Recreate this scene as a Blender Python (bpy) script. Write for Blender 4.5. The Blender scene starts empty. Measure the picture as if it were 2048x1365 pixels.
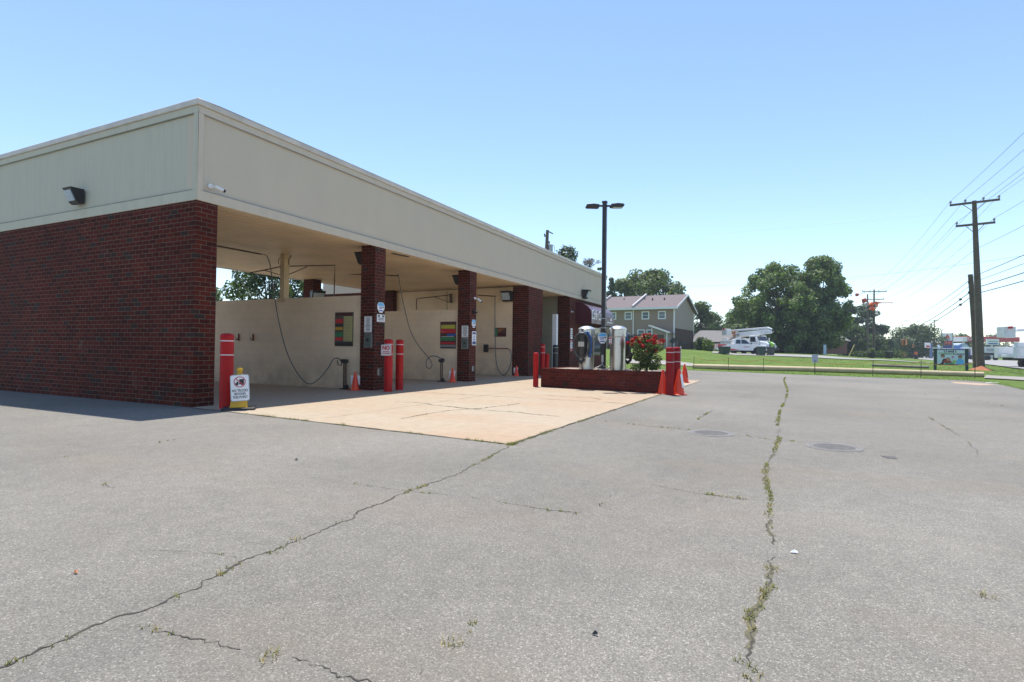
import bpy, bmesh, math, random
from mathutils import Vector, Matrix, noise
random.seed(7)
PI=math.pi
scn=bpy.context.scene
COL=scn.collection
# ------------------------------------------------------------------ camera
FPX,YAW,PITCH,ROLL=1111.55,0.455,0.0145,0.0128
CAM=Vector((9.191,-6.227,1.081))
_f=Vector((-math.sin(YAW)*math.cos(PITCH),math.cos(YAW)*math.cos(PITCH),math.sin(PITCH)))
_r=Vector((math.cos(YAW),math.sin(YAW),0)); _u=_r.cross(_f)
_r2=math.cos(ROLL)*_r+math.sin(ROLL)*_u; _u2=-math.sin(ROLL)*_r+math.cos(ROLL)*_u
cam=bpy.data.cameras.new('camera'); co=bpy.data.objects.new('camera',cam); COL.objects.link(co)
cam.sensor_width=36; cam.lens=FPX/2048*36; cam.clip_start=.05; cam.clip_end=3000
m=Matrix((( _r2.x,_u2.x,-_f.x,CAM.x),(_r2.y,_u2.y,-_f.y,CAM.y),(_r2.z,_u2.z,-_f.z,CAM.z),(0,0,0,1)))
co.matrix_world=m; scn.camera=co
# ------------------------------------------------------------------ sky, sun, exposure
SUNV=Vector((-1.03,1.46,5.38)).normalized()
w=bpy.data.worlds.new('World'); scn.world=w; w.use_nodes=True
nt=w.node_tree; sky=nt.nodes.new('ShaderNodeTexSky'); sky.sky_type='NISHITA'; sky.sun_disc=False
sky.sun_elevation=math.asin(SUNV.z); sky.sun_rotation=math.atan2(SUNV.x,SUNV.y)%(2*PI)
sky.altitude=200; sky.air_density=1.0; sky.dust_density=0.1; sky.ozone_density=1.9
bg=nt.nodes['Background']; nt.links.new(sky.outputs[0],bg.inputs[0]); bg.inputs[1].default_value=0.15
sl=bpy.data.lights.new('sun','SUN'); sl.energy=4.6; sl.angle=math.radians(.53); sl.color=(1,.95,.87)
so=bpy.data.objects.new('sun',sl); COL.objects.link(so); so.rotation_euler=SUNV.to_track_quat('Z','Y').to_euler(); so.location=(0,0,30)
vs=scn.view_settings; vs.view_transform='Standard'; vs.look='None'; vs.gamma=1; vs.exposure=0.60
try: vs.use_curve_mapping=False
except Exception: pass
# ------------------------------------------------------------------ geometry helpers
def ray(px,py):
    return _r2*((px-1024)/FPX)-_u2*((py-682.5)/FPX)+_f
def at(px,py,D): return CAM+ray(px,py)*D
def onZ(px,py,z=0):
    d=ray(px,py); return CAM+d*((z-CAM.z)/d.z)
def onX(px,py,x):
    d=ray(px,py); return CAM+d*((x-CAM.x)/d.x)
def onY(px,py,y):
    d=ray(px,py); return CAM+d*((y-CAM.y)/d.y)
RH=Vector((math.cos(YAW),math.sin(YAW),0)); FH=Vector((-math.sin(YAW),math.cos(YAW),0))
C0=Vector((CAM.x,CAM.y,0))
def FL(l,D,z=0):
    p=C0+RH*l+FH*D; p.z=z; return p
def lD(p):
    q=Vector(p)-C0; return q.dot(RH),q.dot(FH)
TP=[1000,1250,1350,1480,1600,1750,1900,2050,2400]
TD=[0,20,26,32,45,65,90,150,400]
TZ=[[0,0,0,0,.3,.9,1.4,1.6,2],[0,0,0,0,.5,1.3,1.6,1.8,2],[0,0,0,.0,.5,1.35,1.6,1.8,2],[0,0,0,.0,.4,.82,1.1,1.2,1],
 [0,0,0,.07,.5,.82,1.0,1,.6],[0,0,.0,.13,.5,.55,.42,.3,0],[0,0,.03,.22,.28,.12,.05,0,0],[0,0,.07,.18,.0,0,0,0,0],[0,0,.07,.18,.0,0,0,0,0]]
def _sm(t): return t*t*(3-2*t)
def terr(p):
    l,D=lD(p)
    if D<1: return 0
    px=1024+FPX*l/D
    px=min(max(px,TP[0]),TP[-1]); D=min(D,TD[-1])
    i=max(k for k in range(len(TP)-1) if TP[k]<=px); j=max(k for k in range(len(TD)-1) if TD[k]<=D)
    s=_sm((px-TP[i])/(TP[i+1]-TP[i])); t=_sm((D-TD[j])/(TD[j+1]-TD[j]))
    a=TZ[i][j]*(1-t)+TZ[i][j+1]*t; b=TZ[i+1][j]*(1-t)+TZ[i+1][j+1]*t
    return a*(1-s)+b*s
def gnd(px,D,dz=0):
    l=(px-1024)/FPX*D; p=FL(l,D); p.z=terr(p)+dz; return p

class MB:
    def __init__(s): s.v=[]; s.f=[]
    def add(s,vs,fs):
        o=len(s.v); s.v+=[Vector(x) for x in vs]; s.f+=[tuple(i+o for i in f) for f in fs]; return s
    def box(s,x0,y0,z0,x1,y1,z1,rz=0,c=None):
        vs=[Vector((x,y,z)) for z in (z0,z1) for y in (y0,y1) for x in (x0,x1)]
        if rz:
            c=Vector(c or ((x0+x1)/2,(y0+y1)/2,0)); R=Matrix.Rotation(rz,3,'Z')
            vs=[R@(v-Vector((c.x,c.y,0)))+Vector((c.x,c.y,0)) for v in vs]
        return s.add(vs,[(0,2,3,1),(4,5,7,6),(0,1,5,4),(2,6,7,3),(0,4,6,2),(1,3,7,5)])
    def quad(s,*p): return s.add(p,[tuple(range(len(p)))])
    def prism(s,poly,vec):
        n=len(poly); vec=Vector(vec); a=[Vector(p) for p in poly]
        return s.add(a+[p+vec for p in a],[tuple(range(n))[::-1],tuple(range(n,2*n))]+[(i,(i+1)%n,n+(i+1)%n,n+i) for i in range(n)])
    def tube(s,pts,r,n=8,cap=True):
        pts=[Vector(p) for p in pts]; rs=r if isinstance(r,(list,tuple)) else [r]*len(pts)
        vs=[];fs=[]; prev=None
        for i,p in enumerate(pts):
            d=(pts[min(i+1,len(pts)-1)]-pts[max(i-1,0)])
            if d.length<1e-9: d=Vector((0,0,1))
            d.normalize()
            if prev is None:
                a=Vector((0,0,1)) if abs(d.z)<.9 else Vector((1,0,0)); x=d.cross(a).normalized()
            else:
                x=(prev-d*prev.dot(d)); x=x.normalized() if x.length>1e-6 else d.orthogonal().normalized()
            prev=x; y=d.cross(x)
            for k in range(n):
                t=2*PI*k/n; vs.append(p+(x*math.cos(t)+y*math.sin(t))*rs[i])
        for i in range(len(pts)-1):
            for k in range(n):
                k2=(k+1)%n; fs.append((i*n+k,i*n+k2,(i+1)*n+k2,(i+1)*n+k))
        if cap: fs.append(tuple(range(n))[::-1]); fs.append(tuple(range((len(pts)-1)*n,len(pts)*n)))
        return s.add(vs,fs)
    def lathe(s,prof,n=20,c=(0,0,0),sx=1,sy=1):
        c=Vector(c); vs=[];fs=[]
        for r,z in prof:
            for k in range(n):
                t=2*PI*k/n; vs.append(c+Vector((r*sx*math.cos(t),r*sy*math.sin(t),z)))
        for i in range(len(prof)-1):
            for k in range(n):
                k2=(k+1)%n; fs.append((i*n+k,i*n+k2,(i+1)*n+k2,(i+1)*n+k))
        fs.append(tuple(range(n))[::-1]); fs.append(tuple(range((len(prof)-1)*n,len(prof)*n)))
        return s.add(vs,fs)
    def build(s,name,mat,parent=None,smooth=False,bevel=0,loc=None,seg=1):
        me=bpy.data.meshes.new(name); me.from_pydata([tuple(v) for v in s.v],[],s.f); me.validate(verbose=False)
        if bevel:
            bm=bmesh.new(); bm.from_mesh(me); bmesh.ops.remove_doubles(bm,verts=bm.verts,dist=1e-5)
            ed=[e for e in bm.edges if len(e.link_faces)==2 and e.calc_face_angle(0)>.5]
            bmesh.ops.bevel(bm,geom=ed,offset=bevel,segments=seg,profile=.7,affect='EDGES',clamp_overlap=True)
            bm.to_mesh(me); bm.free()
        uv=me.uv_layers.new(name='UVMap').data
        vv=me.vertices
        for p in me.polygons:
            n=p.normal; ax,ay,az=abs(n.x),abs(n.y),abs(n.z)
            for li in p.loop_indices:
                c=vv[me.loops[li].vertex_index].co
                uv[li].uv=(c.x,c.y) if (az>=ax and az>=ay) else ((c.y,c.z) if ax>=ay else (c.x,c.z))
        if smooth:
            me.shade_smooth(); me.set_sharp_from_angle(angle=math.radians(38))
        me.materials.append(mat)
        o=bpy.data.objects.new(name,me); COL.objects.link(o)
        if parent: o.parent=parent
        if loc is not None: o.location=loc
        return o
def tag(o,label=None,cat=None,group=None,kind=None):
    if label: o['label']=label
    if cat: o['category']=cat
    if group: o['group']=group
    if kind: o['kind']=kind
    return o
def thing(name,label,cat,loc=(0,0,0),rz=0,group=None):
    o=bpy.data.objects.new(name,None); COL.objects.link(o); o.location=loc; o.rotation_euler=(0,0,rz); o.empty_display_size=.2
    return tag(o,label,cat,group)
def kids(o): return [x for x in COL.objects if x.parent==o]
def dup(o,loc=None,rz=None,label=None,parent=None,group=None,scale=None):
    c=o.copy(); COL.objects.link(c); c.parent=parent
    for ch in kids(o): dup(ch,parent=c)
    if loc is not None: c.location=loc
    if rz is not None: c.rotation_euler=(0,0,rz)
    if scale is not None: c.scale=scale
    tag(c,label,None,group); return c
_dg=None
def text(string,size,mat,parent,origin,right,up,ext=.003,shear=0,name='lettering',bold=0,align='CENTER',wscale=1):
    cu=bpy.data.curves.new('t','FONT'); cu.body=string; cu.size=size; cu.extrude=ext; cu.shear=shear; cu.offset=bold; cu.align_x=align; cu.align_y='CENTER'; cu.resolution_u=2
    o=bpy.data.objects.new('t',cu); COL.objects.link(o)
    dg=bpy.context.evaluated_depsgraph_get(); me=bpy.data.meshes.new_from_object(o.evaluated_get(dg))
    COL.objects.unlink(o); bpy.data.objects.remove(o)
    me.name=name
    R=Vector(right).normalized(); U=Vector(up).normalized(); N=R.cross(U); O=Vector(origin)
    for v in me.vertices:
        c=v.co; v.co=O+R*c.x*wscale+U*c.y+N*c.z
    me.materials.clear(); me.materials.append(mat)
    q=bpy.data.objects.new(name,me); COL.objects.link(q); q.parent=parent; return q
# ------------------------------------------------------------------ materials
def newmat(name):
    m=bpy.data.materials.new(name); m.use_nodes=True; n=m.node_tree.nodes; b=n['Principled BSDF']; return m,m.node_tree,b
def N(nt,t,**k):
    n=nt.nodes.new(t)
    for a,b in k.items(): setattr(n,a,b)
    return n
def L(nt,a,b): nt.links.new(a,b)
def ramp(nt,src,stops,interp='LINEAR'):
    r=N(nt,'ShaderNodeValToRGB'); r.color_ramp.interpolation=interp; e=r.color_ramp.elements
    while len(e)<len(stops): e.new(.5)
    for i,(p,c) in enumerate(stops): e[i].position=p; e[i].color=(c[0],c[1],c[2],1) if isinstance(c,(tuple,list)) else (c,c,c,1)
    L(nt,src,r.inputs[0]); return r.outputs[0]
def noi(nt,co,scale,det=4,rough=.55,dist=0):
    n=N(nt,'ShaderNodeTexNoise'); n.inputs['Scale'].default_value=scale; n.inputs['Detail'].default_value=det; n.inputs['Roughness'].default_value=rough; n.inputs['Distortion'].default_value=dist
    L(nt,co,n.inputs['Vector']); return n.outputs[0]
def mix(nt,fac,a,b,mode='MIX'):
    n=N(nt,'ShaderNodeMix',data_type='RGBA',blend_type=mode)
    for sock,val in ((n.inputs[0],fac),(n.inputs[6],a),(n.inputs[7],b)):
        if isinstance(val,(int,float)): sock.default_value=val
        elif isinstance(val,(tuple,list)): sock.default_value=(val[0],val[1],val[2],1)
        else: L(nt,val,sock)
    return n.outputs[2]
def bump(nt,b,h,st,dist=.01):
    n=N(nt,'ShaderNodeBump'); n.inputs['Strength'].default_value=st; n.inputs['Distance'].default_value=dist; L(nt,h,n.inputs['Height']); L(nt,n.outputs[0],b.inputs['Normal'])
def mapv(nt,src,sc):
    n=N(nt,'ShaderNodeMapping'); n.inputs['Scale'].default_value=sc; L(nt,src,n.inputs[0]); return n.outputs[0]
def M(name,col,rough=.6,metal=0,var=.12,scale=3,bmp=0,bscale=60,spec=.5,coat=0):
    m,t,b=newmat(name); tc=N(t,'ShaderNodeTexCoord').outputs['Object']
    n=noi(t,tc,scale,5)
    f=ramp(t,n,[(.3,1-var),(.7,1+var*.6)])
    c=mix(t,1,col,f,'MULTIPLY'); L(t,c,b.inputs['Base Color'])
    r=ramp(t,n,[(.3,max(0,rough-.08)),(.7,min(1,rough+.08))]); L(t,r,b.inputs['Roughness'])
    b.inputs['Metallic'].default_value=metal; b.inputs['Specular IOR Level'].default_value=spec
    if coat: b.inputs['Coat Weight'].default_value=coat; b.inputs['Coat Roughness'].default_value=.1
    if bmp: bump(t,b,noi(t,tc,bscale,3),bmp,.01)
    return m
def brickmat(name,w=.2032,h=.0813,mort=.011,cols=((.082,.0125,.007),(.118,.019,.010),(.056,.011,.007)),mcol=(.15,.12,.09),darkp=.05,dirt=.3,bst=.5):
    m,t,b=newmat(name); tcn=N(t,'ShaderNodeTexCoord'); uv=tcn.outputs['UV']; ob=tcn.outputs['Object']
    wob=N(t,'ShaderNodeVectorMath',operation='MULTIPLY_ADD'); nn=N(t,'ShaderNodeTexNoise'); nn.inputs['Scale'].default_value=9; L(t,uv,nn.inputs['Vector'])
    L(t,nn.outputs[1],wob.inputs[0]); wob.inputs[1].default_value=(.006,.006,0); L(t,uv,wob.inputs[2])
    br=N(t,'ShaderNodeTexBrick'); L(t,wob.outputs[0],br.inputs['Vector']); br.inputs['Scale'].default_value=1
    br.inputs['Brick Width'].default_value=w; br.inputs['Row Height'].default_value=h; br.inputs['Mortar Size'].default_value=mort/2; br.inputs['Mortar Smooth'].default_value=.25
    br.inputs['Color1'].default_value=(0,0,0,1); br.inputs['Color2'].default_value=(1,1,1,1); br.inputs['Mortar'].default_value=(.5,.5,.5,1); br.inputs['Bias'].default_value=0
    c=ramp(t,br.outputs[0],[(0,(.042,.026,.021)),(darkp,(.046,.026,.02)),(darkp+.015,cols[2]),(.4,cols[0]),(.7,cols[1]),(1,cols[0])])
    v=noi(t,ob,28,4); c=mix(t,1,c,ramp(t,v,[(.3,.7),(.7,1.25)]),'MULTIPLY')
    mc=mix(t,1,mcol,ramp(t,noi(t,ob,6,5),[(.3,.55),(.7,1.3)]),'MULTIPLY')
    c=mix(t,br.outputs[1],c,mc)
    c=mix(t,ramp(t,noi(t,ob,1.6,7,.7),[(.60,0),(.80,.35)]),c,(.30,.24,.20)); c=mix(t,1,c,ramp(t,noi(t,ob,.5,3),[(.3,.8),(.7,1.15)]),'MULTIPLY'); st=noi(t,ob,.9,6,.6); c=mix(t,ramp(t,st,[(.45,0),(.75,dirt)]),c,(.05,.03,.026))
    L(t,c,b.inputs['Base Color']); b.inputs['Roughness'].default_value=.85; b.inputs['Specular IOR Level'].default_value=.12
    mt=N(t,'ShaderNodeMath',operation='MULTIPLY_ADD'); L(t,br.outputs[1],mt.inputs[0]); mt.inputs[1].default_value=-1; L(t,v,mt.inputs[2])
    bump(t,b,mt.outputs[0],bst,.012); return m
brick=brickmat('red brick')
brickp=brickmat('planter brick',cols=((.11,.018,.013),(.14,.023,.016),(.08,.015,.012)),mcol=(.13,.055,.04),darkp=.02,dirt=.3)
housebrick=brickmat('house brick',cols=((.09,.055,.04),(.13,.085,.06),(.07,.05,.04)),mcol=(.16,.14,.12),h=.07,dirt=.2)
# painted block wall
def blockmat(name,col):
    m,t,b=newmat(name); tc=N(t,'ShaderNodeTexCoord'); br=N(t,'ShaderNodeTexBrick'); L(t,tc.outputs['UV'],br.inputs['Vector']); br.inputs['Scale'].default_value=1
    br.inputs['Brick Width'].default_value=.406; br.inputs['Row Height'].default_value=.203; br.inputs['Mortar Size'].default_value=.005; br.inputs['Mortar Smooth'].default_value=.6
    br.inputs['Color1'].default_value=(.96,.96,.96,1); br.inputs['Color2'].default_value=(1,1,1,1); br.inputs['Mortar'].default_value=(.84,.84,.84,1)
    ob=tc.outputs['Object']; c=mix(t,1,br.outputs[0],col,'MULTIPLY')
    c=mix(t,1,c,ramp(t,noi(t,ob,1.3,7,.65),[(.3,.88),(.65,1.05)]),'MULTIPLY')
    sx=N(t,'ShaderNodeSeparateXYZ'); L(t,ob,sx.inputs[0])
    g=N(t,'ShaderNodeMapRange'); L(t,sx.outputs[2],g.inputs[0]); g.inputs[1].default_value=.9; g.inputs[2].default_value=0; g.inputs[3].default_value=0; g.inputs[4].default_value=.6
    gm=N(t,'ShaderNodeMath',operation='MULTIPLY'); L(t,g.outputs[0],gm.inputs[0]); L(t,ramp(t,noi(t,ob,2.2,5),[(.35,.1),(.7,1)]),gm.inputs[1])
    c=mix(t,gm.outputs[0],c,(.22,.16,.10)); L(t,c,b.inputs['Base Color']); b.inputs['Roughness'].default_value=.6
    mt=N(t,'ShaderNodeMath',operation='MULTIPLY_ADD'); L(t,br.outputs[1],mt.inputs[0]); mt.inputs[1].default_value=-.6; L(t,noi(t,ob,60,3),mt.inputs[2])
    bump(t,b,mt.outputs[0],.35,.008); return m
block=blockmat('cream painted block',(.83,.66,.465))
oliveblock=blockmat('dark olive block',(.30,.28,.21))  # recess walls are olive grey block
# stucco with weather streaks
def stucco(name,col,streak,amt,sc=(30,30,.8)):
    m,t,b=newmat(name); ob=N(t,'ShaderNodeTexCoord').outputs['Object']
    v=mapv(t,ob,sc); s=noi(t,v,1,6,.62)
    big=noi(t,ob,.35,3)
    f=N(t,'ShaderNodeMath',operation='MULTIPLY'); L(t,ramp(t,s,[(.42,0),(.8,1)]),f.inputs[0]); L(t,ramp(t,big,[(.3,.4),(.7,amt)]),f.inputs[1])
    c=mix(t,f.outputs[0],col,streak); c=mix(t,1,c,ramp(t,noi(t,ob,180,2),[(.3,.93),(.7,1.05)]),'MULTIPLY')
    L(t,c,b.inputs['Base Color']); b.inputs['Roughness'].default_value=.9; b.inputs['Specular IOR Level'].default_value=.2
    bump(t,b,noi(t,ob,160,3),.5,.004); return m
stuc=stucco('beige stucco',(.61,.525,.41),(.52,.45,.36),.35,(1.6,1.6,1.1))
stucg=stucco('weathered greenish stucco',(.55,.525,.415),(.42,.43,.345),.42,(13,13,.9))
stuct=stucco('stucco trim',(.625,.54,.425),(.45,.41,.34),.4,(5,5,2))
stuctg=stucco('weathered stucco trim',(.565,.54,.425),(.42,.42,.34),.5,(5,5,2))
coping=M('painted metal coping',(.62,.56,.48),.45,.0,.18,2.5)
# soffit boards
def soffit():
    m,t,b=newmat('cream ceiling panels'); tc=N(t,'ShaderNodeTexCoord'); ob=tc.outputs['Object']
    sx=N(t,'ShaderNodeSeparateXYZ'); L(t,ob,sx.inputs[0])
    a=N(t,'ShaderNodeMath',operation='MULTIPLY'); L(t,sx.outputs[1],a.inputs[0]); a.inputs[1].default_value=6.6
    fr=N(t,'ShaderNodeMath',operation='FRACT'); L(t,a.outputs[0],fr.inputs[0])
    g=ramp(t,fr.outputs[0],[(0,.4),(.07,.45),(.13,1),(1,1)])
    c=mix(t,1,(.85,.635,.38),g,'MULTIPLY'); c=mix(t,1,c,ramp(t,noi(t,ob,.8,5),[(.3,.82),(.7,1.08)]),'MULTIPLY')
    L(t,c,b.inputs['Base Color']); b.inputs['Roughness'].default_value=.5; bump(t,b,g,.4,.01); return m
sof=soffit(); softrim=M('cream ceiling edge trim',(.84,.66,.43),.5)
def asphaltmat():
    m,t,b=newmat('weathered asphalt'); ob=N(t,'ShaderNodeTexCoord').outputs['Object']
    v=N(t,'ShaderNodeTexVoronoi'); v.inputs['Scale'].default_value=200; L(t,ob,v.inputs['Vector'])
    sep=N(t,'ShaderNodeSeparateColor'); L(t,v.outputs['Color'],sep.inputs[0])
    sp=ramp(t,sep.outputs[0],[(0,.66),(.5,.92),(.88,1.05),(.95,1.45),(1,1.8)])
    c=mix(t,1,(.204,.189,.164),sp,'MULTIPLY')
    c=mix(t,1,c,ramp(t,noi(t,ob,60,4,.75),[(.3,.74),(.7,1.24)]),'MULTIPLY')
    c=mix(t,1,c,ramp(t,noi(t,ob,7,5,.7),[(.3,.88),(.7,1.1)]),'MULTIPLY')
    c=mix(t,1,c,ramp(t,noi(t,ob,.28,7,.6),[(.3,.78),(.7,1.14)]),'MULTIPLY')
    c=mix(t,ramp(t,noi(t,mapv(t,ob,(.35,.9,1)),.9,6,.62),[(.52,0),(.74,.36)]),c,(.215,.17,.12))
    c=mix(t,ramp(t,noi(t,ob,1.7,6,.7),[(.62,0),(.78,.4)]),c,(.12,.115,.115)); c=mix(t,ramp(t,noi(t,mapv(t,ob,(1.5,.16,1)),1,5,.6),[(.58,0),(.74,.28)]),c,(.11,.105,.10)); c=mix(t,ramp(t,noi(t,ob,5.5,2),[(.80,0),(.83,.6)]),c,(.06,.058,.056))
    L(t,c,b.inputs['Base Color']); b.inputs['Roughness'].default_value=.85; b.inputs['Specular IOR Level'].default_value=.35
    h=N(t,'ShaderNodeMath',operation='MULTIPLY_ADD'); L(t,v.outputs['Distance'],h.inputs[0]); h.inputs[1].default_value=-.8; L(t,noi(t,ob,200,2),h.inputs[2])
    bump(t,b,h.outputs[0],.55,.006); return m
asph=asphaltmat()
def concmat(name,col,stain,amt=.6,sc=.45):
    m,t,b=newmat(name); ob=N(t,'ShaderNodeTexCoord').outputs['Object']
    c=mix(t,ramp(t,noi(t,mapv(t,ob,(.55,1.3,1)),sc,7,.62,.4),[(.38,0),(.68,amt)]),col,stain)
    c=mix(t,1,c,ramp(t,noi(t,ob,6,7,.7),[(.3,.86),(.7,1.08)]),'MULTIPLY')
    c=mix(t,ramp(t,noi(t,ob,23,3),[(.70,0),(.76,.5)]),c,(.22,.17,.12))
    c=mix(t,1,c,ramp(t,noi(t,ob,240,2),[(.3,.92),(.7,1.06)]),'MULTIPLY')
    L(t,c,b.inputs['Base Color']); b.inputs['Roughness'].default_value=.8; bump(t,b,noi(t,ob,90,4),.3,.004); return m
apronm=concmat('tan concrete',(.365,.298,.215),(.36,.24,.15),.8)
concm=concmat('pale concrete',(.28,.26,.235),(.23,.205,.175))
roadm=concmat('sunbleached road',(.28,.27,.26),(.23,.22,.21))
def grassmat(name,c1,c2,c3):
    m,t,b=newmat(name); ob=N(t,'ShaderNodeTexCoord').outputs['Object']
    c=mix(t,ramp(t,noi(t,ob,.35,6,.6),[(.35,0),(.65,1)]),c1,c2)
    c=mix(t,ramp(t,noi(t,ob,1.1,7,.7),[(.58,0),(.78,.65)]),c,c3)
    c=mix(t,1,c,ramp(t,noi(t,ob,16,4,.7),[(.3,.6),(.7,1.35)]),'MULTIPLY')
    L(t,c,b.inputs['Base Color']); b.inputs['Roughness'].default_value=.9; b.inputs['Specular IOR Level'].default_value=.15
    bump(t,b,noi(t,ob,30,5,.7),.9,.06); return m
grassm=grassmat('mown grass',(.105,.165,.03),(.13,.19,.04),(.22,.185,.085))
def leafmat(name,col,trans=.35,var=.5):
    m,t,b=newmat(name); g=N(t,'ShaderNodeNewGeometry')
    f=ramp(t,g.outputs['Random Per Island'],[(0,1-var),(.6,1),(1,1+var*1.3)])
    c=mix(t,1,col,f,'MULTIPLY')
    L(t,c,b.inputs['Base Color']); b.inputs['Roughness'].default_value=.55; b.inputs['Specular IOR Level'].default_value=.35
    tr=N(t,'ShaderNodeBsdfTranslucent'); c2=mix(t,1,c,(1.3,1.5,.5),'MULTIPLY'); L(t,c2,tr.inputs[0])
    ms=N(t,'ShaderNodeMixShader'); ms.inputs[0].default_value=trans; L(t,b.outputs[0],ms.inputs[1]); L(t,tr.outputs[0],ms.inputs[2])
    L(t,ms.outputs[0],t.nodes['Material Output'].inputs[0]); return m
leafA=leafmat('maple leaves',(.135,.19,.06)); leafB=leafmat('oak leaves',(.13,.165,.065)); leafC=leafmat('dark leaves',(.075,.11,.042))
leafP=leafmat('pine needles',(.06,.095,.04),.2); leafY=leafmat('light shrub leaves',(.13,.19,.045)); leafD=leafmat('dry twigs',(.16,.11,.09),.1)
leafR=leafmat('rose leaves',(.14,.18,.075)); petal=leafmat('red rose petals',(.42,.018,.028),.3,.4); petalp=leafmat('faded pink petals',(.6,.25,.25),.3,.3)
bladem=leafmat('grass blades',(.12,.19,.035),.3,.6); weedm=leafmat('crack weeds',(.18,.18,.06),.3,.6); deadm=leafmat('dry weeds',(.33,.26,.11),.2,.4)
bark=M('tree bark',(.10,.08,.06),.9,0,.3,6,.6,20); polew=M('weathered pole wood',(.135,.112,.085),.9,0,.3,4,.5,30); polenew=M('pale peeled pole wood',(.50,.40,.26),.8,0,.2,2,.3,20)
red=M('red plastic sleeve',(.42,.006,.008),.5,0,.25,5,spec=.25); redd=M('deep red plastic sleeve',(.27,.006,.009),.5,0,.25,5,spec=.25); white=M('white paint',(.78,.78,.77),.45,0,.06); whitetape=M('white reflective tape',(.6,.56,.56),.35,0,.08)
yellow=M('yellow cone plastic',(.62,.36,.012),.42,0,.15,5); orange=M('orange cone plastic',(.85,.055,.012),.42,0,.12,5); rubber=M('black rubber',(.025,.025,.027),.6,0,.2)
black=M('black paint',(.018,.018,.02),.4,0,.2); bronze=M('dark bronze metal',(.035,.033,.035),.4,.3,.15); steel=M('brushed stainless steel',(.58,.56,.53),.34,1,.12,1.5)
galv=M('galvanised steel',(.38,.39,.40),.42,.8,.2); rust=M('painted pipe',(.13,.09,.06),.6,.2,.3,8); hosem=M('grey wash hose',(.11,.12,.125),.45,0,.2); cream=M('cream paint',(.58,.45,.27),.6)
maroon=M('maroon canvas',(.075,.005,.012),.45,0,.12,2); vinyl=M('sunlit maroon vinyl',(.12,.05,.065),.3,0,.12,2)  # vinyl is a lighter copy of the awning maroon, sunlight put into its colour
red2=M('sign red',(.55,.02,.03),.4,0,.05); blue=M('sign blue',(.035,.11,.42),.4,0,.1); lblue=M('light blue',(.10,.42,.75),.35,0,.05); dblue=M('navy blue',(.02,.03,.17),.4,0,.05); ink=M('black ink',(.02,.02,.022),.5,0,.02)
grey=M('grey print',(.25,.25,.27),.5,0,.05); signw=M('sign white',(.80,.80,.80),.35,0,.05); green=M('sign green',(.03,.22,.09),.4,0,.05); lime=M('lime green',(.25,.55,.03),.4,0,.05)
glass,gt,gb=newmat('dark window glass'); gb.inputs['Base Color'].default_value=(.03,.04,.05,1); gb.inputs['Roughness'].default_value=.05; gb.inputs['Specular IOR Level'].default_value=.8
lens=M('frosted lamp lens',(.42,.50,.56),.25,0,.1,4)
tan=M('taupe siding',(.30,.225,.17),.7,0,.06); taned=M('grey green siding',(.31,.262,.215),.7,0,.06); roofm=M('purple brown shingles',(.15,.118,.122),.9,0,.25,14); greyroof=M('grey shingles',(.20,.19,.19),.9,0,.25,14)
fencew=M('dark fence boards',(.075,.055,.04),.9,0,.3,3); carw=M('white vehicle paint',(.72,.73,.75),.28,0,.04,2,coat=.5); tyre=M('tyre rubber',(.02,.02,.02),.8); binm=M('dark green bin plastic',(.018,.05,.035),.5)
dirt=M('orange clay',(.33,.12,.055),.95,0,.25,6,.8,12); sky_b=M('bright blue panel',(.08,.22,.62),.4)
# ================================================================== SETTING
def polysheet(name,pts,mat,kind='structure',z=None):
    mb=MB(); mb.quad(*[(p[0],p[1],p[2] if z is None else z) for p in pts]); o=mb.build(name,mat); tag(o,kind=kind); return o
# ground: one fan-shaped sheet round the camera reaching the horizon
def ground():
    import bisect
    rings=[0.5,3,6,10,14,18,20,22,24,26,28,30,32,35,38,41,45,50,55,60,65,72,80,90,105,125,150,200,280,400,700,1200,2500]
    na=240; vs=[(CAM.x,CAM.y,-.03)]; fs=[]
    for r in rings:
        for k in range(na):
            t=2*PI*k/na; l=r*math.sin(t); D=r*math.cos(t); p=FL(l,D)
            z=terr(p) if D>2 else 0
            z+=0 if r<22 else (noise.noise(Vector((p.x*.12,p.y*.12,0)))*.05)
            vs.append((p.x,p.y,z-.03))
    for k in range(na): fs.append((0,1+(k+1)%na,1+k))
    for i in range(len(rings)-1):
        for k in range(na):
            k2=(k+1)%na; a=1+i*na; b=a+na; fs.append((a+k,a+k2,b+k2,b+k))
    mb=MB(); mb.add(vs,fs); o=mb.build('ground',grassm,smooth=True); tag(o,kind='structure'); 
    return o
ground()
edge=[(1250,737.5),(1300,738.5),(1340,739.8),(1400,742),(1500,745.5),(1600,750),(1700,753.5),(1800,757),(1870,759),(1930,761),(1975,765),(2010,771),(2048,780),(2120,800)]
ep=[onZ(x,y,0) for x,y in edge]
lot=[(-60,-40,0),(40,-40,0)]+[tuple(p) for p in reversed(ep)]+[(-60,ep[0].y+2,0)]
polysheet('parking_lot',lot,asph,z=0)
apron_pts=[(-7.6,.3),(-.0,.28),(-.0,-.03),(1.32,-.12),(6.39,-.56),(6.43,7.2),(6.45,15.35),(-7.6,15.35)]
polysheet('concrete_apron',[(x,y,.004) for x,y in apron_pts],apronm)
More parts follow.
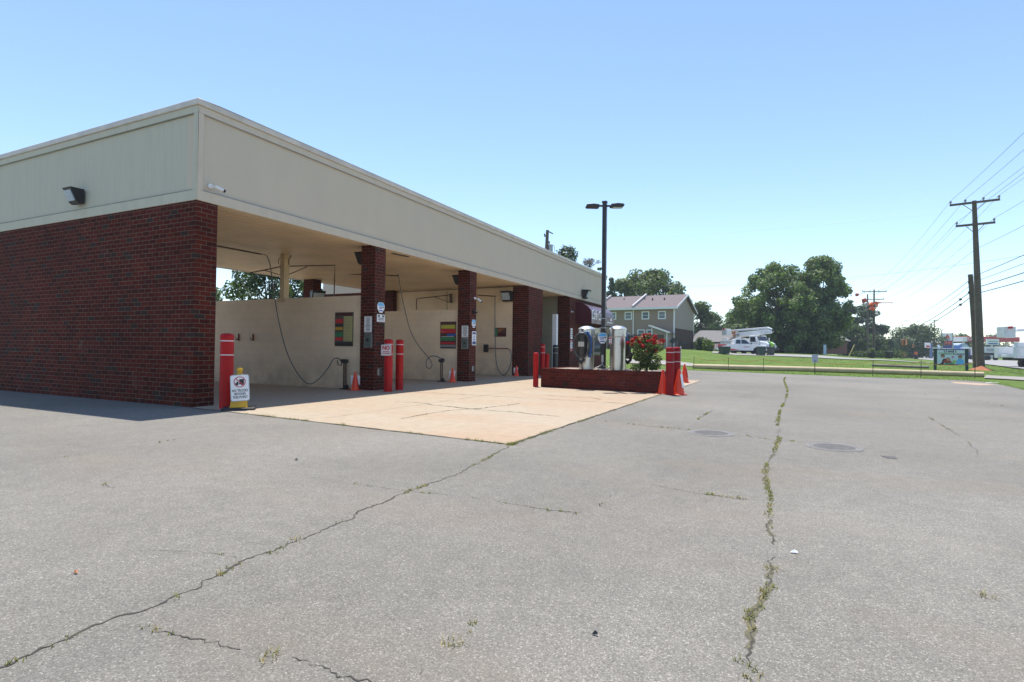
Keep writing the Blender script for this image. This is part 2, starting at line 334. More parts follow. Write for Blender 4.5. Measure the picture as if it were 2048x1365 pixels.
# joints in the apron
jm=M('joint dirt',(.10,.08,.055),.95,0,.4,8)
def ribbon(mb,pts,w,z,jit=.3,step=.06,wob=.02,seed=0,gap=-9):
    rnd=random.Random(seed); P=[Vector((p[0],p[1],0)) for p in pts]; out=[]
    for a,b in zip(P,P[1:]):
        n=max(1,int((b-a).length/step))
        for i in range(n): out.append(a.lerp(b,i/n))
    out.append(P[-1]); L_=[];R_=[]
    for i,p in enumerate(out):
        d=(out[min(i+1,len(out)-1)]-out[max(i-1,0)]).normalized(); nn=Vector((-d.y,d.x,0))
        o=nn*noise.noise(p*31+Vector((seed,0,3)))*wob*1.2+nn*(noise.noise(p*2.3+Vector((seed,0,0)))*wob*2+noise.noise(p*9+Vector((0,seed,0)))*wob)
        ww=w*(.35+abs(noise.noise(p*3.1+Vector((seed,5,0))))*1.6+rnd.random()*jit)
        if i in (0,len(out)-1): ww*=.1
        L_.append(p+o+nn*ww/2*(.4+1.2*rnd.random())); R_.append(p+o-nn*ww/2*(.4+1.2*rnd.random()))
    vs=[(q.x,q.y,z) for q in L_]+[(q.x,q.y,z) for q in R_]; n=len(L_)
    mb.add(vs,[(i+n,i+n+1,i+1,i) for i in range(n-1) if noise.noise(out[i]*1.7+Vector((seed*3.1,2,0)))+.35*noise.noise(out[i]*8)>gap])
    return out
crack=M('open crack',(.06,.054,.044),.95,0,.5,14); tar=M('dark worn asphalt',(.10,.096,.093),.9,0,.3,6,.4,60); mossy=M('mossy dirt',(.12,.11,.065),.95,0,.4,9)
CR=[([(1017,893),(985,912),(950,930),(920,948),(875,962),(840,975),(800,990),(760,1008),(715,1022),(700,1038),(650,1055),(600,1078),(550,1103),(500,1120),(470,1135),(455,1145),(410,1162),(400,1175),(375,1185),(335,1205),(290,1222),(240,1232),(190,1252),(160,1265),(125,1285),(75,1305),(0,1338),(-80,1370)],.022,1.0),
 ([(285,1245),(320,1262),(360,1272),(410,1280),(440,1288),(470,1300),(540,1313),(590,1320),(640,1335),(700,1355),(760,1372)],.011,.8),
 ([(1503,1380),(1500,1290),(1500,1230),(1520,1205),(1535,1185),(1543,1140),(1545,1100),(1542,1060),(1540,1000),(1533,960),(1530,940),(1545,910),(1558,880),(1555,850),(1560,820),(1572,800),(1575,780),(1568,762),(1570,755)],.014,1.6),
 ([(700,968),(780,978),(840,985),(890,990),(940,997),(1024,1008),(1090,1020),(1170,1028)],.008,.25),
 ([(1300,968),(1330,975),(1390,987),(1440,993),(1490,1000)],.010,1.3),([(1180,1026),(1200,1013),(1228,992)],.010,.9),([(1200,842),(1290,852),(1380,860)],.012,.6),
 ([(1395,840),(1410,830),(1425,820)],.02,.8),([(1470,868),(1540,880),(1600,884),(1660,886)],.012,.5),
 ([(1850,790),(1950,800),(2048,823)],.02,.25),([(1850,830),(1930,880),(1960,910)],.012,.15),([(250,1100),(370,1105),(430,1108),(475,1117)],.007,.4),([(40,925),(110,917),(230,902),(350,880)],.008,.3),
 ([(200,968),(240,978),(280,986),(370,1008)],.007,.15),([(845,1355),(905,1287),(935,1260),(968,1225)],.005,.15),([(1740,980),(1840,1018),(1990,1032)],.006,.1),([(1100,960),(1200,985),(1300,988)],.004,.1)]
tuft=[]
for i,(pts,wd,veg) in enumerate(CR):
    mb=MB(); P=[onZ(x,y,0) for x,y in pts]
    if i==2: 
        mb2=MB(); ribbon(mb2,P,wd*(1.5 if i==0 else 1.6),.0011,.9,.03,.012,i,.0); tag(mb2.build('crack_edge_soil',mossy if i==2 else mossy),kind='structure')
    out=ribbon(mb,P,wd*.42,.0022,.5,.018,.018,i,-.22 if wd>.009 else -.1); tag(mb.build('pavement_crack',crack),kind='structure')
    tuft+=[(p,veg,(p-C0).length) for p in out]
# dark worn band along the seam by the apron corner
for k,(a,b,wd) in enumerate(()):
    mb=MB(); ribbon(mb,[onZ(*a),onZ(*b)],wd,.0045,.6,.05,.05,k+40); tag(mb.build('worn_patch',tar),kind='structure')
mb=MB()
for k,pl in enumerate(([(800,839),(850,830),(900,822),(960,818),(1010,812),(1040,808)],[(790,805),(830,806),(870,811),(960,821),(1040,826),(1120,835)],[(1090,792),(1180,796),(1200,800)])):
    ribbon(mb,[onZ(x,y) for x,y in pl],.022,.009,.5,.05,.03,70+k)
ribbon(mb,[(6.42,-.3),(-.2,-.1)][::-1] and [(0.0,-.05),(1.32,-.14),(6.39,-.58)],.03,.0085,.4,.1,.006,80); ribbon(mb,[(6.41,-.56),(6.445,7.2),(6.465,15.3)],.03,.0085,.4,.1,.006,81)
ribbon(mb,[(.15,4.95),(6.4,4.95)],.02,.0085,.4,.1,.006,82); ribbon(mb,[(.15,9.9),(3,9.9)],.02,.0085,.4,.1,.006,83); ribbon(mb,[(3.0,0.0),(3.0,15)],.008,.0085,.4,.1,.004,84)
tag(mb.build('apron_joint',jm),kind='structure')
# blades of weeds
def blades(name,mat,spots,kind='stuff'):
    mb=MB(); rnd=random.Random(3); vs=[];fs=[]
    for (p,n,r,h,wd) in spots:
        for _ in range(n):
            a=rnd.uniform(0,2*PI); rr=r*math.sqrt(rnd.random()); b=Vector((p[0]+rr*math.cos(a),p[1]+rr*math.sin(a),p[2]))
            t=rnd.uniform(0,2*PI); hh=h*rnd.uniform(.4,1); tip=b+Vector((math.cos(t)*hh*rnd.uniform(.2,1.1),math.sin(t)*hh*rnd.uniform(.2,1.1),hh*.8)); s=Vector((-math.sin(t),math.cos(t),0))*wd
            o=len(vs); vs+=[b-s,b+s,tip]; fs.append((o,o+1,o+2))
    mb.add(vs,fs); o=mb.build(name,mat); tag(o,kind=kind); return o
rnd=random.Random(11); sp=[];sd=[]
for p,veg,dd in tuft:
    k=noise.noise(p*1.9)+.5*noise.noise(p*6)
    if k*1.3+.05*rnd.random()>.34-.30*min(veg,1.5) and rnd.random()<.8*veg:
        (sp if rnd.random()<.72 else sd).append((Vector((p.x+rnd.gauss(0,.012),p.y+rnd.gauss(0,.012),0)),rnd.randint(2,7),.017,.018+.02*rnd.random(),.0022+.0003*dd))
for cx,cy in ((905,1287),(540,1313),(1543,1137),(1970,1195)):
    p=onZ(cx,cy); sd.append((p,18,.045,.045,.002)); sp.append((p,8,.04,.04,.002))
for t in [rnd.random() for _ in range(150)]:
    p=Vector((1.4,-.14,0)).lerp(Vector((6.4,-.58,0)),t)
    if noise.noise(p*1.4)>-.05: sp.append((p,rnd.randint(4,14),.04,.03+.05*rnd.random()**2,.0022))
for t in [rnd.random() for _ in range(170)]:
    p=Vector((6.43,-.6,0)).lerp(Vector((6.47,12,0)),t*t)
    if noise.noise(p*1.1)>-.15: sp.append((p,rnd.randint(4,12),.05,.045,.0026))
blades('crack_weeds',weedm,sp); blades('dry_crack_weeds',deadm,sd)
# grass fringe along the lot and across the verge
gs=[]
for a,b in zip(ep,ep[1:]):
    for i in range(int((b-a).length*16)):
        p=a.lerp(b,rnd.random()); q=(p-C0).normalized(); p=p+q*abs(rnd.gauss(0,.5))*1.2-q*.05*rnd.random()
        gs.append(((p.x,p.y,terr(p)-.03),7,.16,.09,.008))
for _ in range(5200):
    px=rnd.uniform(1240,2060); D=rnd.uniform(25,58); p=gnd(px,D,-.03)
    if p.y<ep[3].y-9 : continue
    gs.append(((p.x,p.y,p.z),6,.3,.07,.014))
def inlot(p):
    l,D=lD(p); px=1024+FPX*l/D
    for (a,A),(b,B) in zip(zip(edge,ep),zip(edge[1:],ep[1:])):
        if a[0]<=px<=b[0]:
            t=(px-a[0])/(b[0]-a[0]); De=lD(A)[1]*(1-t)+lD(B)[1]*t
            return D<De-.05
    return False
gs=[g for g in gs if not inlot(g[0])]
blades('grass',bladem,gs)
# manhole covers
def manhole(px,py,label,name='manhole_cover'):
    p=onZ(px,py); t=thing(name,label,'manhole cover',(p.x,p.y,0),0,'manhole covers set in the asphalt')
    MB().lathe([(.295,.003),(.29,.006),(.255,.006),(.255,.004)],40).build('frame_ring',iron,t,True)
    c=MB().lathe([(.248,.003),(.248,.0065),(.24,.007),(.0,.007)],40)
    for k in range(-4,5):
        hw=math.sqrt(max(0,.215**2-(k*.046)**2)); c.box(-hw,k*.046-.009,.0072,hw,k*.046+.009,.0095)
    c.build('lid',iron,t); return t
iron=M('worn cast iron',(.17,.16,.15),.7,.0,.3,12)
manhole(1422,867,'round iron manhole cover nearer the planter, left of the green crack'); manhole(1668,895,'round iron manhole cover right of the long green crack')
# patches & sidewalk & road & driveway
p=[onZ(1760,912),onZ(1775,917),onZ(1795,919),onZ(1790,914)]
polysheet('dark_patch',[(q.x,q.y,.004) for q in p],tar)
def strip(name,L1,L2,mat,dz=.02,sub=6):
    vs=[];fs=[]; n=(len(L1)-1)*sub
    def S(Ls,i):
        k=min(i//sub,len(Ls)-2); t=i/sub-k; return Vector(Ls[k]).lerp(Vector(Ls[k+1]),t)
    for i in range(n+1):
        a=S(L1,i); b=S(L2,i)
        for j in range(5):
            q=a.lerp(b,j/4); vs.append((q.x,q.y,terr(q)-.03+dz))
    for i in range(n):
        for j in range(4): fs.append((i*5+j,i*5+j+1,(i+1)*5+j+1,(i+1)*5+j))
    mb=MB(); mb.add(vs,fs); return tag(mb.build(name,mat,smooth=True),kind='structure')
strip('sidewalk',[gnd(1968,24.9),gnd(2048,23.2),gnd(2160,21.5),gnd(2300,19)],[gnd(1972,27.6),gnd(2048,25.9),gnd(2160,24),gnd(2300,21.5)],concm,.05)
strip('side_path',[gnd(1255,38),gnd(1300,37.4),gnd(1345,36.8),gnd(1386,36)],[gnd(1250,42),gnd(1300,41.2),gnd(1345,40.4),gnd(1386,38.6)],concm,.05)
strip('gravel_driveway',[gnd(1425,60.5),gnd(1480,59.6),gnd(1540,58),gnd(1620,54.5),gnd(1700,51),gnd(1780,49),gnd(1860,48.5)],[gnd(1425,75),gnd(1480,76),gnd(1545,76),gnd(1625,66),gnd(1705,59),gnd(1780,54),gnd(1860,53)],roadm,.05)
def RD(s,o): # along the road edge line
    return FL(39.2+.551*s+.835*o,42.5+.835*s-.551*o)
strip('road',[RD(s,0) for s in (-90,-60,-30,0,30,70,120,190,300)],[RD(s,13) for s in (-90,-60,-30,0,30,70,120,190,300)],roadm,.09)
strip('turning_apron',[gnd(1800,150),gnd(1812,130),gnd(1835,105),gnd(1880,84),gnd(1925,72)],[gnd(1835,165),gnd(1860,150),gnd(1880,125),gnd(1930,100),gnd(1960,85)],roadm,.07)
# ================================================================== CAR WASH
BL=24.9; BD=7.4; H=3.66; HT=5.38; TY=14.05
cw=thing('car_wash','long red brick self service car wash with beige stucco band and three open bays','building',(0,0,0))
W=cw
MB().box(-7.75,0,0,0,.41,H-.003).build('end_wall',brick,W,bevel=.006)
for y0,y1,x0 in ((4.72,5.13,-.45),(9.42,9.83,-.47)): MB().box(x0,y0,0,0,y1,H-.003).build('brick_column',brick,W,bevel=.006)
MB().box(-.72,TY,0,0,15.48,H-.003).build('brick_pier',brick,W,bevel=.006)
for y0 in (4.75,9.45): MB().box(-7.45,y0,0,-6.95,y0+.41,H-.003).build('rear_column',brick,W)
MB().box(-7.2,TY-.22,0,-6.6,TY+.3,H-.003).build('rear_column',brick,W)
# partitions
MB().box(-6.94,4.80,0,-.451,5.0,2.40).build('partition_wall',block,W)
MB().box(-6.94,9.52,0,-.471,9.72,2.36).build('partition_wall',block,W)
MB().box(-6.59,TY+.02,0,-.721,TY+.25,H-.003).build('bay_side_wall',block,W)
MB().box(-3.43,4.81,2.40,-3.27,4.99,H-.003).box(-3.50,4.785,2.30,-3.20,4.80,2.42).build('steel_post',cream,W)
# recess beyond the third pier
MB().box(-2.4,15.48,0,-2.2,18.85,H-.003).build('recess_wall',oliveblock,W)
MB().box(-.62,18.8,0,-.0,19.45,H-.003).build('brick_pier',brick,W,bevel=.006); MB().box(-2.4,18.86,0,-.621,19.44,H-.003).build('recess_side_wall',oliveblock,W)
# street front of the office: brick with door and window
mb=MB(); mb.box(-.12,19.45,0,-.004,20.3,H-.003).box(-.12,21.5,0,-.004,22.1,H-.003).box(-.12,24.1,0,-.004,BL,H-.003).box(-.12,20.3,2.3,-.004,21.5,H-.003).box(-.12,22.1,2.3,-.004,24.1,H-.003).box(-.12,22.1,0,-.004,24.1,.8)
mb.build('office_wall',brick,W)
MB().box(-.10,20.3,.02,-.06,21.5,2.3).build('office_door',bronze,W); d=MB().box(-.058,20.42,.2,-.05,21.38,2.18).build('door_glass',glass,W)
MB().box(-.10,22.1,.8,-.05,24.1,2.3).build('office_window',glass,W)
# rear deeper wing (tunnel)
MB().box(-11.2,TY+.26,0,-7.21,BL,H-.003).build('rear_wing',brick,W); MB().box(-7.19,15.5,0,-2.41,BL,H-.003).box(-2.4,19.46,0,-.13,BL,H-.003).build('inner_block',block,W)
# ceiling
MB().box(-7.45,.03,H,-.02,BL-.03,H+.12).build('ceiling',sof,W)
MB().box(-.36,.42,H-.012,-.045,4.715,H-.0005).box(-.36,5.135,H-.012,-.045,9.415,H-.0005).box(-.36,9.835,H-.012,-.045,TY-.005,H-.0005).box(-.36,15.485,H-.012,-.045,18.69,H-.0005).build('ceiling_trim',softrim,W)
MB().box(-.42,5.9,H-.022,-.30,6.5,H-.013,rz=-.12).build('ceiling_slot',black,W)
# fascia front
mb=MB(); mb.box(-.30,.02,H-.0,-.02,BL-.02,HT-.11).build('fascia',stuc,W)
mb=MB(); mb.box(-.02,0,H-.05,.012,BL,H+.13).box(-.02,0,HT-.235,.012,BL,HT-.11).box(-.02,0,H+.13,.012,.11,HT-.235).build('fascia_trim',stuct,W,bevel=.008)
MB().box(.0125,.11,H+.128,.0145,BL,H+.142).box(.0125,.11,HT-.247,.0145,BL,HT-.235).build('trim_groove',M('algae and groove shade',(.26,.28,.30),.9,0,.3,3),W); MB().box(-7.75,-.0145,H+.128,-.11,-.0125,H+.142).box(-7.75,-.0145,HT-.247,-.11,-.0125,HT-.235).build('end_trim_groove',M('green stain and groove shade',(.24,.27,.22),.9,0,.3,3),W)  # raised strips: algae line, with the dark of the recess put into the colour
# fascia end
MB().box(-7.45,-.0+.02,H,-.30,.3,HT-.11).box(-7.75,.02,H,-7.45,.3,HT-.11).build('end_fascia',stuct and stucg,W)
MB().box(-7.75,-.012,H-.05,-.02,.02,H+.13).box(-7.75,-.012,HT-.235,-.02,.02,HT-.11).box(-.11,-.012,H+.13,-.02,.02,HT-.235).box(-.0198,-.0125,H-.05,.0125,-.0004,HT-.112).build('end_fascia_trim',stuctg,W,bevel=.008)
# rear and far fascias, wing fascia
MB().box(-7.75,.3,H,-7.45,TY+.2,HT-.11).build('rear_fascia',stuc,W)
MB().box(-11.25,TY+.21,H,-7.46,TY+.5,HT-.11).build('wing_fascia',stuc,W)
MB().box(-11.25,TY+.5,H,-10.95,BL,HT-.11).box(-10.95,BL-.3,H,-.3,BL-.02,HT-.11).build('far_fascia',stuc,W)
# coping + roof
MB().box(-7.8,-.04,HT-.11,.04,.35,HT).box(-.36,.35,HT-.11,.04,BL+.04,HT).box(-7.8,.35,HT-.11,-7.4,TY+.16,HT).box(-11.3,TY+.16,HT-.11,-7.4,TY+.52,HT).box(-11.3,BL-.34,HT-.11,-.36,BL+.04,HT).build('coping',coping,W,bevel=.012)
MB().box(-7.45,.3,HT-.5,-.3,BL-.3,HT-.4).box(-10.95,TY+.5,HT-.5,-7.451,BL-.3,HT-.4).build('roof',greyroof,W)
# awning
ay0,ay1=19.67,23.6
prof=[(0,3.42),(.18,3.40),(.40,3.34),(.60,3.22),(.74,3.06),(.80,2.86),(.80,2.38),(0,2.38)]

for yy in (ay0,ay1): MB().prism([(x+.002,yy,z) for x,z in prof],(0,.012,0)).build('awning_side',maroon,W)
mb=MB()
for i in range(6):
    (xa,za),(xb,zb)=prof[i],prof[i+1]; nseg=14
    for k in range(nseg):
        ya=ay0+(ay1-ay0)*k/nseg; yb=ay0+(ay1-ay0)*(k+1)/nseg; 
        mb.quad((xa+.004,ya,za),(xb+.004,ya,zb),(xb+.004,yb,zb),(xa+.004,yb,za))
aw=mb.build('awning_cover',vinyl,W)
text('Cafe Cars',.70,signw,W,(.812,20.62,2.80),(0,1,0),(0,0,1),.003,.35,'awning_lettering',.004,wscale=.72)
mb=MB(); mb.box(.808,22.3,2.53,.813,23.3,2.58).box(.808,23.4-.5,2.66,.814,23.2,2.80); mb.build('awning_small_print',signw,W)
# ---- fittings on the building (things of their own)
def wall_light(loc,rz,label,name='wall_light',sc=1):
    t=thing(name,label,'light fitting',loc,rz,'flood lights on the car wash')
    # faces +x ; wall at x=0
    b=MB(); pr=[(0,.20),(0,-.20),(.12,-.22),(.20,-.16),(.34,.17),(.36,.22)]
    b.prism([(x*sc,-.22*sc,z*sc) for x,z in pr],(0,.44*sc,0)); b.box(0,-.235*sc,.205*sc,.375*sc,.235*sc,.225*sc); b.build('housing',bronze,t,bevel=.006)
    l=MB(); l.prism([(.205*sc,-.18*sc,-.13*sc),(.345*sc,-.18*sc,.15*sc),(.365*sc,-.18*sc,.14*sc),(.235*sc,-.18*sc,-.15*sc)],(0,.36*sc,0)); l.build('lens',lens,t); return t
wall_light((-3.62,-.014,4.03),-PI/2,'dark flood light high on the shaded end wall stucco',sc=.68)
wall_light((-.453,4.92,3.35),PI,'dark flood light on the near brick column under the ceiling',sc=.75)
wall_light((-.473,9.62,3.35),PI,'dark flood light on the second brick column under the ceiling',sc=.75)
wall_light((.013,20.7,3.90),0,'brown flood light on the stucco band above the awning')
wall_light((-6.94,9.6,2.95),-.5,'tan faced flood light on the rear brick column over the partition',sc=1.1)
pz=onY(1011,593,TY-.25); wall_light((pz.x,TY+.02,pz.z),-PI/2,'hanging flood light on the cream wall of the third bay',sc=.95)
def cam_bullet(loc,d,label,up=(0,0,1)):
    t=thing('security_camera',label,'security camera',loc,0,'small security cameras'); d=Vector(d).normalized(); n=Vector(up)
    MB().tube([(0,0,0),n*.03],.042,16).build('mount',signw,t,True); MB().tube([n*.03,n*.09+d*.04],.018,8).build('arm',signw,t,True)
    a=n*.10+d*.03; MB().tube([a,a+d*.16],.030,14).build('body',signw,t,True); MB().tube([a+d*.145,a+d*.18],[.033,.027],14).build('lens_hood',black,t,True); return t
q=onX(420,373,.02); cam_bullet((.013,q.y,q.z),(.25,.95,-.28),'white bullet camera on the stucco near the building corner',(1,0,0))
q=onX(949,597,0); cam_bullet((.0,9.70,q.z),(.6,.3,-.6),'white dome camera on the second brick column',(1,0,0))
q=onX(1143,624,0); cam_bullet((.0,19.0,q.z),(.5,-.8,-.3),'white camera on the brick pier beside the awning',(1,0,0))
q=onX(1203,577,0); t=cam_bullet((.013,24.3,4.15),(.8,-.5,-.3),'dark camera at the far top corner of the stucco band',(1,0,0))
for px,py,yy,lb in ((944,619,9.62,'dark sensor box on the second brick column'),):
    t=thing('alarm_box',lb,'sensor',(0,yy,2.27)); MB().box(0,-.06,-.05,.10,.06,.05).build('housing',black,t,bevel=.01); MB().prism([(.10,-.05,.03),(.16,-.05,0),(.10,-.05,-.03)],(0,.1,0)).build('hood',black,t)
# signs on columns
def bars(mb,x0,x1,z0,z1,n,rnd,hgt=.5):
    for i in range(n):
        z=z1-(z1-z0)*(i+.5)/n; h=(z1-z0)/n*hgt/2; a=rnd.uniform(0,.25)*(x1-x0); mb.append((x0+a,z-h,x1-a*.8,z+h))
def plate(name,label,cat,o,right,w,h,mat,prints,group=None,thick=.008,round_=0,shape=None):
    """flat sign: o=centre, right=unit vec, prints=[(mat,[(x0,z0,x1,z1)...],partname)]"""
    R=Vector(right).normalized(); U=Vector((0,0,1)); Nn=R.cross(U); t=thing(name,label,cat,o,0,group)
    def P(x,z,d): return R*x+U*z+Nn*d
    if shape: poly=[(x*w,z*h) for x,z in shape]
    else:
        r=round_; poly=[]
        for cx,cz,a0 in ((w/2-r,h/2-r,0),(-w/2+r,h/2-r,90),(-w/2+r,-h/2+r,180),(w/2-r,-h/2+r,270)):
            for k in range(4 if r else 1): a=math.radians(a0+(k*30 if r else 45)); poly.append((cx+r*math.cos(a),cz+r*math.sin(a)))
    MB().prism([P(x,z,0) for x,z in poly],Nn*thick).build('panel',mat,t)
    d=thick
    for mt,rects,pn in [(a_,[r_],c_.rstrip('s').replace('boxe','box')) if 'print' not in c_ else (a_,b_,c_) for a_,b_,c_ in prints for r_ in (b_ if 'print' not in c_ else [0])]:
        m=MB(); d+=.0022
        for rc in rects:
            if len(rc)==4: x0,z0,x1,z1=rc; pl=[(x0,z0),(x1,z0),(x1,z1),(x0,z1)]
            else: pl=rc[1]
            m.prism([P(x,z,d-.002) for x,z in pl],Nn*.0018)
        m.build(pn,mt,t)
    return t
rn=random.Random(5)
def notice_on(name,label,cen,right,w,h,n=11):
    b=[]; bars(b,-w*.38,w*.38,-h*.44,h*.44,n,rn,.55); return plate(name,label,'notice',cen,right,w,h,signw,[(grey,b,'print')],'white instruction notices on the columns')
notice_on('notice','white instruction notice on the side of the near brick column',(-.19,4.715,1.655),(1,0,0),.24,.40)
notice_on('notice','white instruction notice on the side of the second brick column',(-.175,9.415,1.635),(1,0,0),.25,.38)
octo=[(.5,.25),(.3,.5),(-.3,.5),(-.5,.25),(-.5,-.1),(-.2,-.5),(.2,-.5),(.5,-.1)]
def shield(label,cen,right,w,h,g='blue and white alarm shields'):
    b=[]; bars(b,-w*.32,w*.2,-h*.15,h*.12,3,rn,.5)
    return plate('alarm_shield',label,'alarm sign',cen,right,w,h,signw,[(lblue,[('p',[(x*w,z*h) for x,z in [(.44,.24),(.27,.46),(-.27,.46),(-.44,.24),(-.44,.16),(.44,.16)]])],'blue_top'),(blue,[(-w*.25,-h*.36,w*.25,-h*.26)]+b,'print'),(ink,[(w*.2,0,w*.38,h*.1)],'emblem')],g,shape=octo)
shield('blue topped white shield sign on the near brick column',(.004,4.955,2.09),(0,1,0),.27,.26)
shield('blue topped white shield sign on the second brick column',(.004,9.66,1.90),(0,1,0),.25,.27)
b=[];bars(b,-.12,.12,-.06,.02,2,rn,.6)
plate('warning_sign','square white sign with two black boxes on the near brick column','sign',(.004,4.96,1.82),(0,1,0),.30,.19,signw,[(ink,[(-.12,.03,-.045,.075),(.045,.03,.12,.075)],'black_boxes'),(grey,b+[(-.1,-.08,.1,-.07)],'print')])
b=[];bars(b,-.07,.07,-.12,.1,4,rn,.5)
plate('price_notice','tall white sign with navy ends on the second brick column','sign',(.004,9.69,1.42),(0,1,0),.27,.46,signw,[(dblue,[(-.105,.13,.105,.2),(-.105,-.20,.105,-.11)],'navy_bands'),(blue,b,'print')],round_=.03)
for cen,lb in (((-.18,4.715,1.25),'steel coin box recessed in the side of the near column'),((-.175,9.415,1.24),'steel coin box recessed in the side of the second column')):
    t=thing('coin_box',lb,'coin box',cen,0,'coin boxes on the brick columns')
    MB().box(-.13,-.015,-.18,.13,.003,.18).build('frame',galv,t,bevel=.004); MB().box(-.10,-.03,-.15,.10,-.0155,.15).build('door',green and M('green grey enamel',(.10,.13,.11),.5),t,bevel=.004); MB().box(-.02,-.045,-.02,.03,-.0305,.05).build('coin_slot',black,t)
for yy,zz,lb in ((4.93,.46,'grey recessed outlet low on the near brick column'),(9.66,.42,'grey recessed outlet low on the second brick column')):
    t=thing('outlet_box',lb,'outlet',(.003,yy,zz)); MB().box(0,-.09,-.10,.012,.09,.10).build('frame',rust,t,bevel=.003); MB().box(.0125,-.0,-.08,.02,.07,.08).build('dark_flap',black,t); MB().box(.0125,-.07,-.08,.016,-.01,.08).build('cover',galv,t)
for px,yy,zz,lb,m2 in ((1145,19.05,1.86,'upper white notice strip on the pier by the awning',signw),(1145,19.05,1.28,'lower white and red notice strip on the pier by the awning',signw)):
    b=[];bars(b,-.1,.1,-.2,.2,4,rn,.5); plate('notice_strip',lb,'notice',(.004,yy,zz),(0,1,0),.26,.52,m2,[(grey,b,'print')]+([(red2,[(-.12,.19,.12,.25),(-.12,-.25,.12,-.14)],'red_ends')] if zz<1.5 else []))
# wash menu boards
def board(label,x0,x1,z0,z1,y,kind,name='menu_board'):
    w=x1-x0;h=z1-z0; pr=[]
    if kind==1:
        pr=[(M('menu olive',(.46,.43,.17),.6),[(-w*.02,-h*.36,w*.46,h*.38)],'price_column'),(red2,[(-w*.46,h*.18,-w*.05,h*.30),(-w*.46,-h*.33,-w*.05,-h*.24)],'red_bars'),(green,[(-w*.46,-h*.22,-w*.05,-h*.10)],'green_bar'),(yellow,[(-w*.46,-h*.02,-w*.05,h*.06)],'amber_bar'),(ink,[(-w*.46,h*.09,-w*.05,h*.15),(-w*.46,-h*.5*.98,w*.46,-h*.38)],'dark_bars'),(maroon,[(-w*.46,h*.40,w*.46,h*.48)],'header'),(grey,[(w*.02,-h*.33+i*h*.09,w*.42,-h*.33+i*h*.09+.012) for i in range(8)],'print')]
        base=M('menu board brown',(.10,.08,.06),.6)
    elif kind==2:
        pr=[(M('menu yellow',(.50,.48,.06),.6),[(-w*.45,h*.24,w*.45,h*.38)],'yellow_band'),(red2,[(-w*.48,h*.08,w*.48,h*.22),(-w*.45,-h*.33,w*.45,-h*.26)],'red_bands'),(blue,[(-w*.05,-h*.03,w*.48,h*.05)],'blue_band'),(green,[(-w*.48,-h*.2,w*.48,-h*.08)],'green_band'),(grey,[(-w*.49,-h*.49,w*.49,-h*.36)],'grey_foot'),(ink,[(-w*.45,-h*.48,w*.45,-h*.44)],'foot_print'),(signw,[(-w*.42,h*.12,-w*.2,h*.125),(-w*.4,-h*.06,w*.4,-h*.045)],'white_print')]
        base=M('menu board dark red',(.09,.03,.03),.6)
    else:
        pr=[(M('menu orange',(.30,.12,.03),.6),[('p',[(-w*.2,-h*.1),(w*.1,h*.2),(w*.35,h*.4),(-w*.2,h*.4)])],'orange_field'),(maroon,[(-w*.2,-h*.4,w*.46,-h*.1)],'red_field'),(green,[(-w*.47,-h*.4,-w*.25,h*.4)],'green_field')]; base=M('menu board brown red',(.10,.045,.035),.6)
    return plate(name,label,'menu board',((x0+x1)/2,y-.004,(z0+z1)/2),(1,0,0),w,h,base,pr)
board('olive wash menu board with coloured bars in the first bay',-1.36,-.74,1.10,1.98,4.80,1)
board('rainbow striped wash menu board in the second bay',-1.20,-.58,1.07,1.97,9.52,2)
a=onY(989,656,TY); b2=onY(1012,674,TY); board('small red brown wash board in the third bay',a.x,b2.x,b2.z,a.z,TY+.02,3)
# small red brush holders
for i,px in enumerate((478,507)):
    q=onY(px,675,4.8); t=thing('brush_hook',('left' if i==0 else 'right')+' rusty red hook on the cream wall of the first bay','hook',(q.x,4.8,q.z)); MB().box(-.02,-.03,-.10,.02,-.001,.1).build('plate',M('rusty red',(.16,.03,.02),.7),t,bevel=.004); MB().tube([(0,-.03,-.05),(0,-.09,-.08),(0,-.10,0)],.012,6).build('hook',rust,t)
# hoses, booms, wands
def onYs(pts,y): return [onY(a,b,y) for a,b in pts]
def crv(P,n=8):
    P=[Vector(p) for p in P]; out=[]
    for i in range(len(P)-1):
        a=P[max(i-1,0)];b=P[i];c=P[i+1];d=P[min(i+2,len(P)-1)]
        for k in range(n):
            t=k/n; out.append(.5*((2*b)+(-a+c)*t+(2*a-5*b+4*c-d)*t*t+(-a+3*b-3*c+d)*t**3))
    out.append(P[-1]); return out
def rel(P,o): return [Vector(p)-Vector(o) for p in P]
